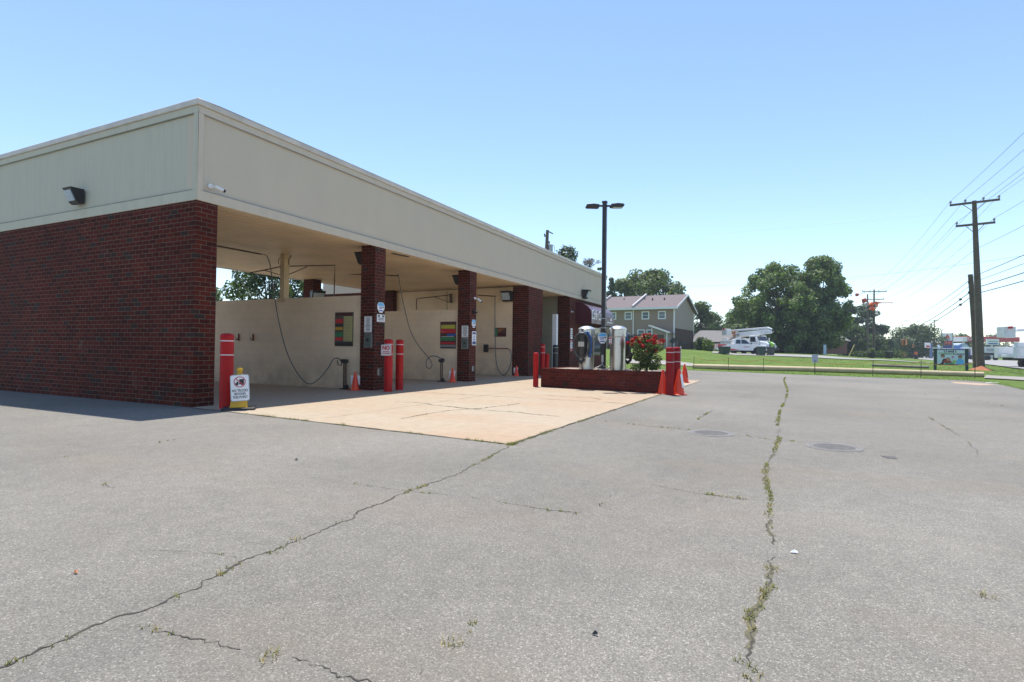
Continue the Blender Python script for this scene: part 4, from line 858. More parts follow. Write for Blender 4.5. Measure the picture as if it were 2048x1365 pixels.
for z1,z2,z3,r,lb in ((5.7,6.0,6.9,.016,'upper telephone cable'),(5.35,5.0,6.2,.012,'second telephone cable'),(4.95,4.4,5.6,.022,'third thick black telephone cable'),(4.6,4.0,5.0,.022,'lowest thick black telephone cable')):
    hs=(r>.02); wire(tc+Vector((0,0,z1)),far+Vector((0,0,z2)),1.5,r,lb+' from the cut pole to the distant pole','telephone cables low on the poles',thick,(.06,.35) if hs else ())
    wire(tc+Vector((0,0,z1)),near+Vector((0,0,z3)),.5,r,lb+' from the cut pole out at the right edge','telephone cables low on the poles',thick)
# neutral & cross-street wires
wire(tc+Vector((0,0,7.3)),far+Vector((0,0,8.2)),.9,.009,'thin wire clipped to the middle of the tall pole running to the distant pole','power lines strung between the roadside poles'); wire(tc+Vector((0,0,7.3)),near+Vector((0,0,8.3)),.9,.009,'thin wire clipped to the middle of the tall pole running off right','power lines strung between the roadside poles')
for (x0,y0,D0,x1,y1,D1,r,lb) in ((1240,481,60,2200,395,60,.007,'pale wire crossing high above the two big trees'),(1500,463,70,2200,372,50,.006,'faint highest wire crossing in front of the tall pole'),(1690,556,80,2200,487,45,.012,'dark wire crossing just right of the big trees'),(1300,573,85,1720,558,85,.01,'dark wire passing behind the big trees'),(1380,600,75,1770,640,90,.012,'thin wire sagging from the townhouse gable'),(1800,641,140,2200,652,120,.03,'upper far wire crossing above the fuel station'),(1800,655,140,2200,658,120,.03,'lower far wire crossing above the fuel station')):
    wire(at(x0,y0,D0),at(x1,y1,D1),.3,r,lb,'wires crossing the street',white if 'pale' in lb or 'faint' in lb else None)
# orange covers on the far pole
orange=M('orange line cover',(.80,.14,.03),.5); oc=thing('line_cover','orange insulating covers wrapped on the distant pole and its wires','line cover',B2,0)
def rb2(px,py,D=89.6): return at(px,py,D)-Vector(B2)
MB().tube([rb2(1741,607),rb2(1745,611)],.34,8).tube([rb2(1742,616),rb2(1748,619)],.34,8).build('pole_blanket',orange,oc,True); MB().tube([rb2(1750,606),rb2(1764,606)],[.22,.07],8).prism([rb2(1751,607),rb2(1757,607),rb2(1755,615)],FH*.1).tube([rb2(1764,606),rb2(1786,606)],.07,6).build('hose_cover',orange,oc,True); MB().tube([rb2(1727,598),rb2(1730,605)],[.3,.4],7).tube([rb2(1712,590),rb2(1716,590)],.25,7).build('clamp_cover',M('coral plastic',(.55,.09,.06),.5),oc,True)
MB().tube([rb2(1712,591),rb2(1731,585)],.06,6).tube([rb2(1731,615),rb2(1738,604)],.06,6).build('link_rod',white,oc,True)
# distant small pole and pole behind the car wash roof
t,_=upole(gnd(1869,190,0),13,'thin far utility pole left of the fuel price sign',arms=((.3,3.6),(2.2,3)),r=.2,armdir=RH)
t,_=upole(gnd(1735,115,0),13,'bare dead pole just left of the distant pole',arms=(),r=.22)
b=FL((1093-1024)/FPX*48,48,0); t=thing('utility_pole','pole top with a grey transformer showing over the car wash roof','utility pole',b,0,'wooden utility poles')
bz=Vector(b); MB().tube([(0,0,0),at(1093,500,48)-bz,at(1095,461,48)-bz],[.2,.15,.13],12).build('pole',polew,t,True); MB().tube([at(1101,506,48)-bz,at(1101,490,48)-bz],.2,16).tube([at(1098.5,489,48)-bz,at(1098.5,483,48)-bz],[.05,.09],8).build('transformer',galv,t,True)
MB().tube([at(1096,463,48)-bz,at(1106,468,48)-bz],.05,6).tube([at(1089,468,48)-bz,at(1090,474,48)-bz],.06,6).tube([at(1105,490,48)-bz,at(1108,492,48)-bz,at(1110,504,48)-bz],.02,5).build('fitting',black,t,True)
# ================================================================== TREES
def crown_blobs(seed,w,h,base,nb,rad,kind='round'):
    r=random.Random(seed); out=[]
    for _ in range(nb):
        u=r.random(); 
        if kind=='round':
            z=base+(h-base)*(.06+.94*u**1.2); k=math.sin(PI*min(1,max(.06,((z-base)/(h-base))*.86+.10)))**.75
            rr=w/2*k; q=math.sqrt(r.uniform(.08,1)); a=r.uniform(0,2*PI); b=rad*r.uniform(.6,1.25)
            out.append((max(0,rr-b*.6)*q*math.cos(a),max(0,rr-b*.6)*q*math.sin(a),min(z,h-b*.7),b))
        elif kind=='pine':
            z=base+(h-base)*u; k=.35+.65*math.sin(PI*min(1,u*.8+.25)); a=r.uniform(0,2*PI); q=r.uniform(.3,1)
            out.append((w/2*k*q*math.cos(a),w/2*k*q*math.sin(a),z,rad*r.uniform(.6,1.2),rad*.5))
        else: # conifer cone
            z=base+(h-base)*u; k=1.02-u; a=r.uniform(0,2*PI); q=r.uniform(.2,1)
            out.append((w/2*k*q*math.cos(a),w/2*k*q*math.sin(a),z,rad*r.uniform(.5,1)*(.4+k),rad*.5*(.4+k)))
    return out
def tree(name,label,loc,w,h,base,nb,rad,n,size,mt,seed,kind='round',tr=.3,group=None,shell=.5):
    t=thing(name,label,'tree',loc,0,group); bl=crown_blobs(seed,w,h,base,nb,rad,kind)
    mb=MB(); r=random.Random(seed+1)
    top=h*(.9 if kind!='round' else .62)
    P=[(0,0,-.4),(r.gauss(0,.08)*w*.1,0,base*.7),(r.gauss(0,.1)*w*.1,r.gauss(0,.1)*w*.1,top*.6+base*.2),(0,0,top)]
    mb.tube(crv(P,3),[tr*(1-.85*(i/9)) for i in range(10)],8)
    for b in bl[:22]:
        z0=min(max(base*.6,b[2]*.45),top*.9); s=Vector((0,0,z0)); e=Vector(b[:3]); mid=s.lerp(e,.5)+Vector((0,0,-.08*(e-s).length)); mb.tube([s,mid,e],[tr*.38,tr*.22,tr*.08],5)
    mb.build('trunk',bark,t,True)
    leafcloud('crown',mt,t,bl,n,size,seed+2,flat=1.25,shell=shell); return t
def T(name,label,px,D,pytop,pxw,bfrac,nb,rad,n,size,mt,seed,kind='round',tr=.3,group='trees behind the lawn',basepy=None,shell=.5):
    g=gnd(px,D,-.05); z=at(px,pytop,D).z; h=z-g.z; w=pxw*D/FPX
    return tree(name,label,g,w,h,h*bfrac,nb,rad,n,size,mt,seed,kind,tr,group,shell)
T('maple_tree','broad green maple filling the left half of the pair of big trees on the lawn',1555,92,527,186,.03,150,1.2,40000,.33,leafA,31,tr=.5)
T('maple_tree','low shaded maple filling the base between the two tall crowns',1592,95,598,196,.0,80,1.4,22000,.34,leafA,49,tr=.3)
T('maple_tree','taller green maple forming the right half of the pair of big trees on the lawn',1641,90,513,118,.03,120,1.15,32000,.33,leafA,45,tr=.45)
T('oak_tree','spreading oak rising behind the townhouse roof',1300,100,541,150,.25,46,1.7,13000,.42,leafB,52,tr=.4)
T('oak_tree','smaller oak behind the left end of the townhouse roof, just right of the lamp post',1247,98,556,70,.2,20,1.5,6000,.42,leafB,58,tr=.35)
T('cedar_tree','dark feathery cedar immediately right of the lamp post behind the townhouse',1222,88,556,64,.05,50,1.2,8000,.3,leafP,63,'cone')
T('oak_tree','oak showing past the right gable of the townhouse',1402,100,604,50,.15,18,1.2,5000,.36,leafB,66)
T('dark_tree','dark leafy tree rising left of the white bucket truck',1432,120,626,70,.05,22,2.0,6000,.45,leafC,71)
T('dark_tree','round green tree behind the bucket truck boom',1478,125,624,80,.05,26,2.1,7000,.45,leafA,74)
T('dark_tree','dark tree filling the gap left of the big maples',1516,130,630,70,.03,22,2.2,6000,.45,leafC,78)
T('pine_tree','tall loose pine right of the big maples',1698,125,612,46,.35,26,1.2,5000,.38,leafP,83,'pine')
T('pine_tree','broad pine behind the distant utility pole',1732,130,611,66,.25,40,1.4,7000,.38,leafP,86,'pine')
T('pine_tree','low ragged pine right of the distant utility pole',1762,128,655,36,.1,20,1.2,3500,.38,leafP,89,'pine')
T('dark_tree','low dark tree under the pines beside the big maples',1705,118,650,70,.02,24,1.9,6000,.42,leafC,92)
T('dark_tree','low dark tree at the foot of the distant utility pole',1745,122,672,60,.02,20,1.7,5000,.42,leafC,95)
T('oak_tree','big dark rounded oak across the junction left of the fuel price sign',1832,150,651,96,.04,40,2.3,10000,.46,leafC,98,tr=.5)
T('oak_tree','green tree right of the fuel price sign behind the canopy',1925,200,669,40,.05,16,2.2,3500,.6,leafA,102)
T('oak_tree','small tree behind the red roof canopy',1985,230,669,24,.05,10,2.2,1800,.7,leafC,106)
T('oak_tree','green tree low behind the orange cone stand at the junction',1800,190,686,60,.0,22,2.4,4500,.6,leafA,109)
T('oak_tree','green tree just left of the dark rounded oak',1776,200,693,50,.0,18,2.2,3500,.6,leafB,111)
T('shrub_tree','small light green tree against the trunks of the big maples',1580,86,693,22,.02,12,.55,1800,.2,leafY,115,tr=.06)
T('shrub_tree','dark rounded bush beside the brick gable of the townhouse',1403,80,676,26,.0,12,.7,2200,.22,leafC,118,tr=.05)
T('shrub_tree','yellow green bush left of the parked pickup',1416,77,680,22,.0,12,.6,2200,.2,leafY,121,tr=.05)
g2='trees behind the lawn'
# trees behind the car wash
def TB(name,label,px,D,pytop,pxw,bfrac,nb,rad,n,size,mt,seed,kind='round',tr=.3,shell=.5):
    g=FL((px-1024)/FPX*D,D,0); h=at(px,pytop,D).z; return tree(name,label,g,pxw*D/FPX,h,h*bfrac,nb,rad,n,size,mt,seed,kind,tr,'trees behind the car wash',shell)
TB('magnolia_tree','dark glossy tree seen through the open back of the first bay',540,38,500,190,.12,46,.75,15000,.16,leafC,131,tr=.25)
TB('magnolia_tree','second dark tree seen through the bay right of the steel post',612,42,490,120,.12,30,.8,9000,.17,leafC,134,tr=.25)
TB('oak_tree','tip of a green tree at the left edge of the first bay opening',424,40,575,44,.2,12,.5,2500,.16,leafA,137,tr=.12)
TB('pine_tree','green pine top rising over the car wash roof',1133,62,494,58,.45,26,1.0,4200,.28,leafP,141,'round')
TB('pine_tree','low green tree tip over the car wash roof beside the lamp post',1198,66,530,26,.4,10,.7,1500,.26,leafP,144,'cone')
# bare tree
g=FL((1168-1024)/FPX*64,64,0); t=thing('bare_tree','leafless reddish tree top over the car wash roof','tree',g,0,'trees behind the car wash'); mb=MB(); r=random.Random(9); h=at(1168,508,64).z; tips=[]
def br_(p,d,l,rad,dep):
    e=p+d*l; mb.tube([p,p.lerp(e,.5)+Vector((r.gauss(0,.04)*l,r.gauss(0,.04)*l,0)),e],[rad,rad*.8,rad*.6],5)
    if dep==0: tips.append((e.x,e.y,e.z,.25)); return
    for _ in range(3 if dep>1 else 4):
        nd=(d+Vector((r.gauss(0,.5),r.gauss(0,.5),r.gauss(.05,.25)))).normalized(); br_(e,nd,l*r.uniform(.55,.85),rad*.58,dep-1)
br_(Vector((0,0,0)),Vector((0,0,1)),h*.70,.14,0) ; tips=[]
br_(Vector((0,0,h*.68)),Vector((0,0,1)),h*.10,.08,4)
mb.build('trunk',M('grey bark',(.25,.20,.19),.9),t,True); leafcloud('dry_leaves',leafD,t,tips,900,.10,5)
# far treeline (reads as one mass)
mb=None; bl=[]; r=random.Random(17)
for k in range(330):
    px=r.uniform(1180,2300); D=r.uniform(270,380); 
    if 1780<px<1830 and r.random()<.5: continue
    p=gnd(px,D,0); hh=r.uniform(3,9)+3*noise.noise(Vector((px*.02,0,0))); 
    for j in range(2): bl.append((p.x,p.y,p.z+hh*(j+.4)/2,r.uniform(2.4,4)))
o=leafcloud('far_treeline',leafC,None,bl,26000,1.5,18); tag(o,kind='stuff')
# ================================================================== TOWNHOUSE
ho=FL(20.6,70.5,0); ho.z=terr(ho)-.05; dl=RH*-.87+FH*.5; 
hrz=math.atan2(dl.y,dl.x)
# local frame: +x runs left along the front wall, +y ... choose back direction
hb=(RH*.5+FH*.87); sgn=1 if dl.cross(hb).z>0 else -1
th=thing('townhouse','two storey taupe townhouse with purple brown shingle roof and white trim','house',ho,hrz)
def hy(v): return sgn*v
WL,DP=28,11.2; EZ=at(1349,615,70.5).z-ho.z; RZ=EZ+2.05; SP_=2.75
def hb_(mb,x0,y0,z0,x1,y1,z1): y0,y1=sorted((hy(y0),hy(y1))); mb.box(min(x0,x1),y0,z0,max(x0,x1),y1,z1); return mb
hb_(MB(),0,0,SP_*0,WL,.3,EZ).build('front_wall',tan,th)
m=MB(); m.prism([(0,hy(.3),SP_),(0,hy(DP),SP_),(0,hy(DP),EZ),(0,hy(DP/2),RZ-.15),(0,hy(.3),EZ)],(.28,0,0)); m.build('gable_wall',taned,th)
hb_(MB(),.02,.3,0,.28,DP,SP_-.003).build('brick_gable_base',housebrick,th); hb_(MB(),-.03,.3,SP_-.06,-.001,DP,SP_+.06).build('gable_band',taned,th)
m=MB(); 
for ya,yb,za,zb in ((-.55,DP/2,EZ-.08,RZ),(DP+.55,DP/2,EZ-.08,RZ)):
    m.prism([(-.45,hy(ya),za),(WL,hy(ya),za),(WL,hy(yb),zb),(-.45,hy(yb),zb)],(0,0,.12))
m.build('roof',roofm,th)
m=MB(); m.prism([(-.48,hy(-.6),EZ-.22),(-.48,hy(DP/2),RZ-.1),(-.48,hy(DP/2),RZ+.13),(-.48,hy(-.6),EZ+.06)],(.05,0,0)); m.prism([(-.48,hy(DP+.6),EZ-.22),(-.48,hy(DP/2),RZ-.1),(-.48,hy(DP/2),RZ+.13),(-.48,hy(DP+.6),EZ+.06)],(.05,0,0)); hb_(m,-.45,-.62,EZ-.22,WL,-.56,EZ+.06); hb_(m,-.4,-.56,EZ-.2,WL,-.01,EZ-.14); m.build('white_fascia_board',signw,th)
m=MB(); hb_(m,-.04,-.04,.0,.14,.0-.001,EZ-.2); hb_(m,5.3,-.08,0,5.42,-.01,EZ-.2); hb_(m,10.5,-.08,0,10.62,-.01,EZ-.2); hb_(m,-.06,DP-.12,SP_-.6,-.002,DP+.02,EZ-.1); m.build('downspout',signw,th)
for xx in (5.2,10.4):
    m=MB(); m.prism([(xx,hy(-.62),EZ),(xx,hy(DP/2),RZ+.02),(xx,hy(DP/2),RZ+.42),(xx,hy(-.62),EZ+.34)],(.22,0,0)); m.build('roof_divider',M('divider metal',(.42,.40,.40),.6),th)
for xx,yy in ((7.9,3.9),(4.9,3.6),(3.6,2.9),(2.0,2.9)): hb_(MB(),xx,yy,EZ+.8,xx+.15,yy+.15,EZ+1.75-(.2 if yy<3 else 0)).build('roof_vent',black,th)
def hwin(x,z,w=1.0,h=1.05):
    m=MB(); hb_(m,x-w/2,-.04,z-h/2,x-w/2+.13,-.001,z+h/2); hb_(m,x+w/2-.13,-.04,z-h/2,x+w/2,-.001,z+h/2); hb_(m,x-w/2+.13,-.04,z+h/2-.13,x+w/2-.13,-.001,z+h/2); hb_(m,x-w/2+.13,-.04,z-h/2,x+w/2-.13,-.001,z-h/2+.13); f=m.build('window',signw,th)
    g=hb_(MB(),x-w/2+.13,-.015,z-h/2+.13,x+w/2-.13,-.002,z+h/2-.13).build('pane',M('blue grey pane',(.13,.17,.20),.15),f); hb_(MB(),x-w/2+.13,-.03,z-.02,x+w/2-.13,-.016,z+.02).build('sash_bar',signw,f)
for s in (1.6,3.75,6.05,8.2,11.5,13.6): hwin(s,EZ-.95)
for s in (3.1,4.3,7.2): hwin(s,2.05,1.0,.95)
m=MB(); hb_(m,.35,-2.2,0,2.3,-.002,2.1); m.prism([(.35,hy(-2.2),2.1),(2.3,hy(-2.2),2.1),(2.3,hy(-2.2),2.75)],(0,hy(2.15),0)); m.build('porch_closet',taned,th)
m=MB(); m.prism([(.0,hy(-2.5),1.98),(2.6,hy(-2.5),2.9),(2.6,hy(-2.5),3.0),(.0,hy(-2.5),2.08)],(0,hy(2.48),0)); m.build('porch_roof',greyroof,th)
m=MB(); m.prism([(-.02,hy(-2.56),1.92),(2.62,hy(-2.56),2.84),(2.62,hy(-2.56),3.02),(-.02,hy(-2.56),2.10)],(0,hy(.05),0)); hb_(m,.33,-2.24,0,.45,-2.201,2.1); hb_(m,2.2,-2.24,0,2.32,-2.201,2.6); m.build('porch_trim',signw,th)
# dark board fence
a=gnd(1215,67,-.05); b=gnd(1328,65.5,-.05); t=thing('board_fence','dark brown board fence in front of the townhouse','fence',a); d=(b-a); d.z=0; L_=d.length; d.normalize(); m=MB(); n_=int(L_/.16); nn=Vector((-d.y,d.x,0))
for i in range(n_):
    q=d*(i*.16); hgt=at(1290,669.5,66).z-a.z+random.uniform(-.02,.02); m.prism([q,q+d*.145,q+d*.145+nn*.02,q+nn*.02],(0,0,hgt))
m.build('boards',fencew,t); m=MB()
for i in range(0,n_,15): q=d*(i*.16)-nn*.1; m.prism([q,q+d*.1,q+d*.1+nn*.09,q+nn*.09],(0,0,hgt+.05))
m.build('post',fencew,t)
for px,D,py,lb in ((1346,66,675,'black covered grill standing by the porch of the townhouse'),(1364,67,683,'dark bench shape against the brick gable of the townhouse')):
    g=gnd(px,D,-.05); t=thing('covered_grill' if px<1350 else 'garden_bench',lb,'grill' if px<1350 else 'bench',g); h=at(px,py,D).z-g.z
    if px<1350: MB().prism([RH*-.4+Vector((0,0,h-.55)),RH*.1+Vector((0,0,h-.75)),RH*.45+Vector((0,0,h-.25)),RH*-.1+Vector((0,0,h))],FH*.5).build('cover',rubber,t); MB().tube([(0,0,0),(0,0,h-.5)],.05,6).build('leg',black,t)
    else: MB().prism([RH*-.55+Vector((0,0,h-.45)),RH*.5+Vector((0,0,h-.5)),RH*.55+Vector((0,0,h-.2)),RH*-.45+Vector((0,0,h))],FH*.5).build('seat',rubber,t); MB().tube([RH*-.3,RH*-.3+Vector((0,0,h-.4))],.04,6).tube([RH*.35,RH*.35+Vector((0,0,h-.4))],.04,6).build('legs',black,t)
g=gnd(1361.5,45,-.05); t=thing('marker_stake','thin white marker stake on the lawn right of the planter bollards','stake',g); MB().box(-.04,-.04,0,.04,.04,at(1361,693,45).z-g.z).build('stake',white,t)
# neighbour house with grey roof
g=gnd(1455,92,-.05); t=thing('neighbour_house','low house with a big grey shingle roof behind the pickup','house',g,YAW); w_=5.6
zt=at(1440,660,92).z-g.z; ze=at(1430,683,92).z-g.z
MB().box(-4.5,0,0,4.5,8,ze).build('wall',M('dark brick wall',(.12,.08,.07),.9),t); MB().add([(-5,-.5,ze-.1),(5,-.5,ze-.1),(5,8.5,ze-.1),(-5,8.5,ze-.1),(-3,3.5,zt),(4.6,3.5,zt),(4.6,4.5,zt),(-3,4.5,zt)],[(0,1,5,4),(1,2,6,5),(2,3,7,6),(3,0,4,7),(4,5,6,7),(3,2,1,0)]).build('roof',greyroof,t)
g=gnd(1410,98,-.05); t=thing('white_shed','low white roofed shed seen past the townhouse','shed',g,YAW); z1=at(1410,680,98).z-g.z; MB().box(-3,0,0,3,5,z1-.6).build('wall',cream,t); MB().prism([(-3.2,-.2,z1-.6),(3.2,-.2,z1-.75),(0,-.2,z1)],(0,5.4,0)).build('roof',white,t)
g=gnd(1605,112,-.05); t=thing('brick_house','low brick house half hidden in the shade under the big maples','house',g,YAW); MB().box(-9,0,0,9,8,2.6).build('wall',M('low house brick',(.20,.09,.075),.9),t); MB().prism([(-9.5,-.5,2.6),(-9.5,8.5,2.6),(-9.5,4,4.3)],(19,0,0)).build('roof',greyroof,t);  # even brownish red wall colour
for k in (-6,-2,3): MB().box(k,-.03,1.0,k+1.2,-.002,2.1).build('window',signw,t)
g=gnd(1650,86,-.05); t=thing('banner_sign','tall pale blue banner sign standing right of the big maple trunks','sign',g,YAW); MB().box(-.22,0,.05,.22,.05,at(1650,690,86).z-g.z).build('panel',M('pale blue panel',(.5,.62,.75),.5),t)
# ================================================================== VEHICLES
def wheel(t,x,y,r,wd,nm='wheel'):
    s=1 if y>0 else -1
    w_=MB(); P=[]; 
    def lay(prof,n=26):
        vs=[];fs=[]
        for rr,yy in prof:
            for k in range(n): a=2*PI*k/n; vs.append((x+rr*math.cos(a),y+yy*s,r+rr*math.sin(a)))
        for i in range(len(prof)-1):
            for k in range(n): k2=(k+1)%n; fs.append((i*n+k,i*n+k2,(i+1)*n+k2,(i+1)*n+k))
        fs.append(tuple(range(n))); fs.append(tuple(range((len(prof)-1)*n,len(prof)*n))); return vs,fs
    w_.add(*lay([(r*.9,-wd/2),(r,-wd/2+.03),(r,wd/2-.03),(r*.92,wd/2),(r*.62,wd/2)])); wo=w_.build(nm,tyre,t,True)
    MB().add(*lay([(r*.61,wd/2-.05),(r*.60,wd/2+.004),(r*.50,wd/2-.03),(r*.22,wd/2-.01),(r*.16,wd/2+.03)])).build('rim',galv,wo,True)
def arch(cx,r,z0,n=9): return [(cx-r*math.cos(PI*k/n),z0+r*math.sin(PI*k/n)) for k in range(n+1)]
def pickup(loc,rz,label):
    t=thing('pickup_truck',label,'pickup truck',loc,rz)
    # local +x forward, length 5.9
    a1=arch(-1.95,.47,.42); a2=arch(1.85,.47,.42)
    prof=[(-3.0,.48),(-2.97,.95),(-2.95,1.20),(-.95,1.20),(-.93,1.22),(1.15,1.20),(1.35,1.17),(2.55,1.08),(2.85,.98),(2.93,.75),(2.95,.45)]
    body=prof+[(p[0],p[1]) for p in reversed(a2)]+[(p[0],p[1]) for p in reversed(a1)]
    MB().prism([(x,-.97,z) for x,z in body],(0,1.94,0)).build('body',carw,t,bevel=.03)
    MB().box(-2.8,-.75,.35,2.8,.75,.6).build('chassis',black,t)
    cabp=[(-.90,1.20),(-.82,1.80),(-.65,1.86),(.45,1.84),(1.20,1.20)]
    m=MB(); n=len(cabp); vs=[(x,-.93+ (z-1.2)*.22,z) for x,z in cabp]+[(x,.93-(z-1.2)*.22,z) for x,z in cabp]; m.add(vs,[tuple(range(n))[::-1],tuple(range(n,2*n))]+[(i,(i+1)%n,n+(i+1)%n,n+i) for i in range(n)]); m.build('cab',carw,t,bevel=.02)
    for s in (-1,1):
        def side(poly,nm,d=.012):
            m=MB(); m.prism([(x,s*(.93-(z-1.2)*.22+d),z) for x,z in poly],(0,-s*.01,0)); m.build(nm,glass,t)
        side([(-.70,1.25),(-.65,1.72),(-.12,1.75),(-.12,1.25)],'rear_window'); side([(-.02,1.25),(-.02,1.75),(.42,1.75),(.95,1.27),(.95,1.25)],'front_window')
        MB().box(1.05,s*1.0-.02,1.2,1.2,s*1.0+.14*s+.02,1.38).build('mirror',black,t,bevel=.02) if s>0 else MB().box(1.05,-1.14,1.2,1.2,-.99,1.38).build('mirror',black,t,bevel=.02)
        MB().box(2.62,s*.80-.12,.78,2.93,s*.80+.12,.95).build('headlight',lens,t,bevel=.02); MB().box(-3.02,s*.86-.09,.80,-2.96,s*.86+.09,1.12).build('taillight',red2,t)
        m=MB(); y=s*.974
        m.prism([(-2.9,y,1.17),(-1.75,y,1.17),(-1.9,y,1.02),(-2.45,y,.95),(-2.5,y,.70),(-2.88,y,.62)],(0,s*.004,0)); m.prism([(-1.42,y,.66),(-.9,y,.60),(-.2,y,.46),(-1.4,y,.46)],(0,s*.004,0)); m.build('red_decal',red2,t)
        m=MB(); m.box(-.08,y-.001,.48,-.07,y+.003,1.2).box(1.08,y-.001,.48,1.09,y+.003,1.2).box(-.95,y-.001,.48,-.94,y+.003,1.2); m.build('door_seam',grey,t)
        text('SERVICE'[:0] or 'SERVICE',.2,red2,t,(.5,y+s*.004,.86),(-s*-1 if s<0 else -1,0,0),(0,0,1),.001) if False else MB().box(.15,min(y,y+s*.004),.80,.95,max(y,y+s*.004),.92).build('door_lettering',M('faded red print',(.45,.25,.28),.5),t)
    MB().prism([(.50,-.74,1.80),(.50,.74,1.80),(1.14,.86,1.245),(1.14,-.86,1.245)],(.012,0,.012)).build('windshield',glass,t)
    MB().box(2.92,-.85,.40,3.08,.85,.62).build('front_bumper',galv,t,bevel=.03); MB().box(-3.12,-.85,.45,-2.99,.85,.62).build('rear_bumper',galv,t,bevel=.03); MB().box(2.86,-.6,.66,2.97,.6,.96).build('grille',black,t)
    MB().box(-2.7,-.8,1.2,-1.2,.8,1.22).build('bed_cover',black,t)
    for x in (-1.95,1.85):
        for y in (-.86,.86): wheel(t,x,y,.40,.26)
    return t
def heading(a,b): d=RH*a+FH*b; return math.atan2(d.y,d.x)
p=gnd(1480,65.5,.04); pickup(p,heading(.985,-.17),'white pickup with red rear decal parked side on by the driveway').scale=(.92,.92,.95)
def bucket_truck(loc,rz,label):
    t=thing('bucket_truck',label,'bucket truck',loc,rz)
    MB().box(-4.2,-.45,.75,3.6,.45,1.0).build('chassis',black,t,bevel=.02)
    m=MB(); m.prism([(-4.3,-1.22,.95)]+[(-4.3,-1.22,1.95),(.9,-1.22,1.95),(.9,-1.22,.95),(-1.1,-1.22,.95)]+[(p[0],-1.22,p[1]) for p in reversed(arch(-1.75,.62,.95))]+[(-2.4,-1.22,.95)],(0,.45,0)); m.prism([(-4.3,1.22,.95)]+[(-4.3,1.22,1.95),(.9,1.22,1.95),(.9,1.22,.95),(-1.1,1.22,.95)]+[(p[0],1.22,p[1]) for p in reversed(arch(-1.75,.62,.95))]+[(-2.4,1.22,.95)],(0,-.45,0)); m.box(-4.25,-.76,1.0,.85,.76,1.25); m.build('utility_body',carw,t,bevel=.02)
    m=MB()
    for s in (-1,1):
        for x in (-4.2,-2.95,-.4): m.box(x,s*1.224-.004,1.1,x+1.0,s*1.224+.004,1.12).box(x,s*1.224-.004,1.84,x+1.0,s*1.224+.004,1.86).box(x,s*1.224-.004,1.1,x+.02,s*1.224+.004,1.86).box(x+.45,s*1.224-.004,1.5,x+.6,s*1.224+.02,1.56)
    m.build('locker_seams',grey,t)
    cp=[(1.0,.85),(1.0,2.45),(1.15,2.62),(2.25,2.60),(2.62,1.85),(2.65,.85)]
    MB().prism([(x,-1.02,z) for x,z in cp],(0,2.04,0)).build('cab',carw,t,bevel=.05)
    MB().prism([(2.66,-.80,.85),(2.66,-.80,1.82),(3.6,-.72,1.68),(4.05,-.70,1.40),(4.1,-.70,.85)],(0,1.5,0)).build('hood',carw,t,bevel=.08)
    MB().box(2.7,-1.15,.75,3.9,-.71,1.25).box(2.7,.79,.75,3.9,1.15,1.25).build('fender',carw,t,bevel=.1)
    MB().prism([(2.275,-.88,2.50),(2.275,.88,2.50),(2.635,.9,1.90),(2.635,-.9,1.90)],(.02,0,.01)).build('windshield',glass,t)
    for s in (-1,1): MB().prism([(1.25,s*1.022,1.7),(1.25,s*1.022,2.4),(2.05,s*1.022,2.4),(2.35,s*1.022,1.7)],(0,s*.01,0)).build('side_window',glass,t); MB().box(2.5,s*1.30-.1,1.75,2.56,s*1.30+.1,2.3).build('mirror',white,t,bevel=.02); MB().box(4.05,s*.9-.12 if s<0 else .78,.95,4.12,s*.9+.12 if s<0 else 1.02,1.15).build('headlight',lens,t)
    MB().box(4.08,-.5,.85,4.13,.5,1.35).build('grille',black,t); MB().prism([(3.55,-.35,1.71),(3.55,.4,1.71),(4.12,.35,1.42),(4.12,-.35,1.42)],(.01,0,.02)).box(4.12,-.3,1.05,4.15,.35,1.42).build('green_cover',lime,t); MB().box(4.1,-1.15,.55,4.35,1.15,.82).build('front_bumper',black,t,bevel=.03)
    for x in (-1.75,3.2):
        for y in (-1.0,1.0): wheel(t,x,y,.50,.30 if x>0 else .45)
    MB().lathe([(.5,1.25),(.5,1.6),(.38,1.65),(.35,2.5),(.001,2.5)],16,(-1.9,0,0)).build('turntable',carw,t,True)
    MB().prism([(-2.2,-.22,2.5),(-2.4,-.22,3.1),(3.3,-.22,3.45),(3.9,-.22,3.35),(4.1,-.22,3.0),(3.8,-.22,2.85),(-1.4,-.22,2.45)],(0,.44,0)).build('lower_boom',carw,t,bevel=.06)
    MB().prism([(-3.5,-.16,3.3),(-3.4,-.16,3.55),(3.4,-.16,3.82),(4.0,-.16,3.6),(4.1,-.16,3.42),(3.4,-.16,3.5)],(0,.32,0)).build('upper_boom',carw,t,bevel=.04)
    MB().box(-2.8,-.12,2.5,-2.55,.12,3.6).tube([(-2.7,.28,3.1),(-2.7,-.3,3.1)],.25,10).build('boom_cradle',M('rusty orange steel',(.42,.17,.10),.6),t,bevel=.03)
    MB().lathe([(.30,-.06),(.30,.06),(.24,.06),(.24,-.06)],20,(0,0,0)).build('hose_ring',black,t,True).location=(-1.7,-.5,2.75)
    MB().box(-4.75,-.45,2.75,-3.75,.45,3.75).build('bucket',M('pale bucket',(.62,.65,.66),.5),t,bevel=.05)
    q=MB().tube([(-4.3,-.47,3.72),(-4.3,-.50,3.55)],.19,10).build('bucket_emblem',red2,t,True)
    m=MB(); m.box(-4.1,-1.0,1.96,-3.2,-.6,2.35).box(-2.9,.6,1.96,.5,1.0,2.2).box(-.8,-.5,1.26,.6,.5,1.9); m.build('tool_boxes',carw,t,bevel=.03)
    return t
p=gnd(1497,72,.02); bt=bucket_truck(p,heading(.42,-.91),'white bucket truck with a lime green hood cover parked behind the pickup'); bt.scale=(.88,.88,.88)
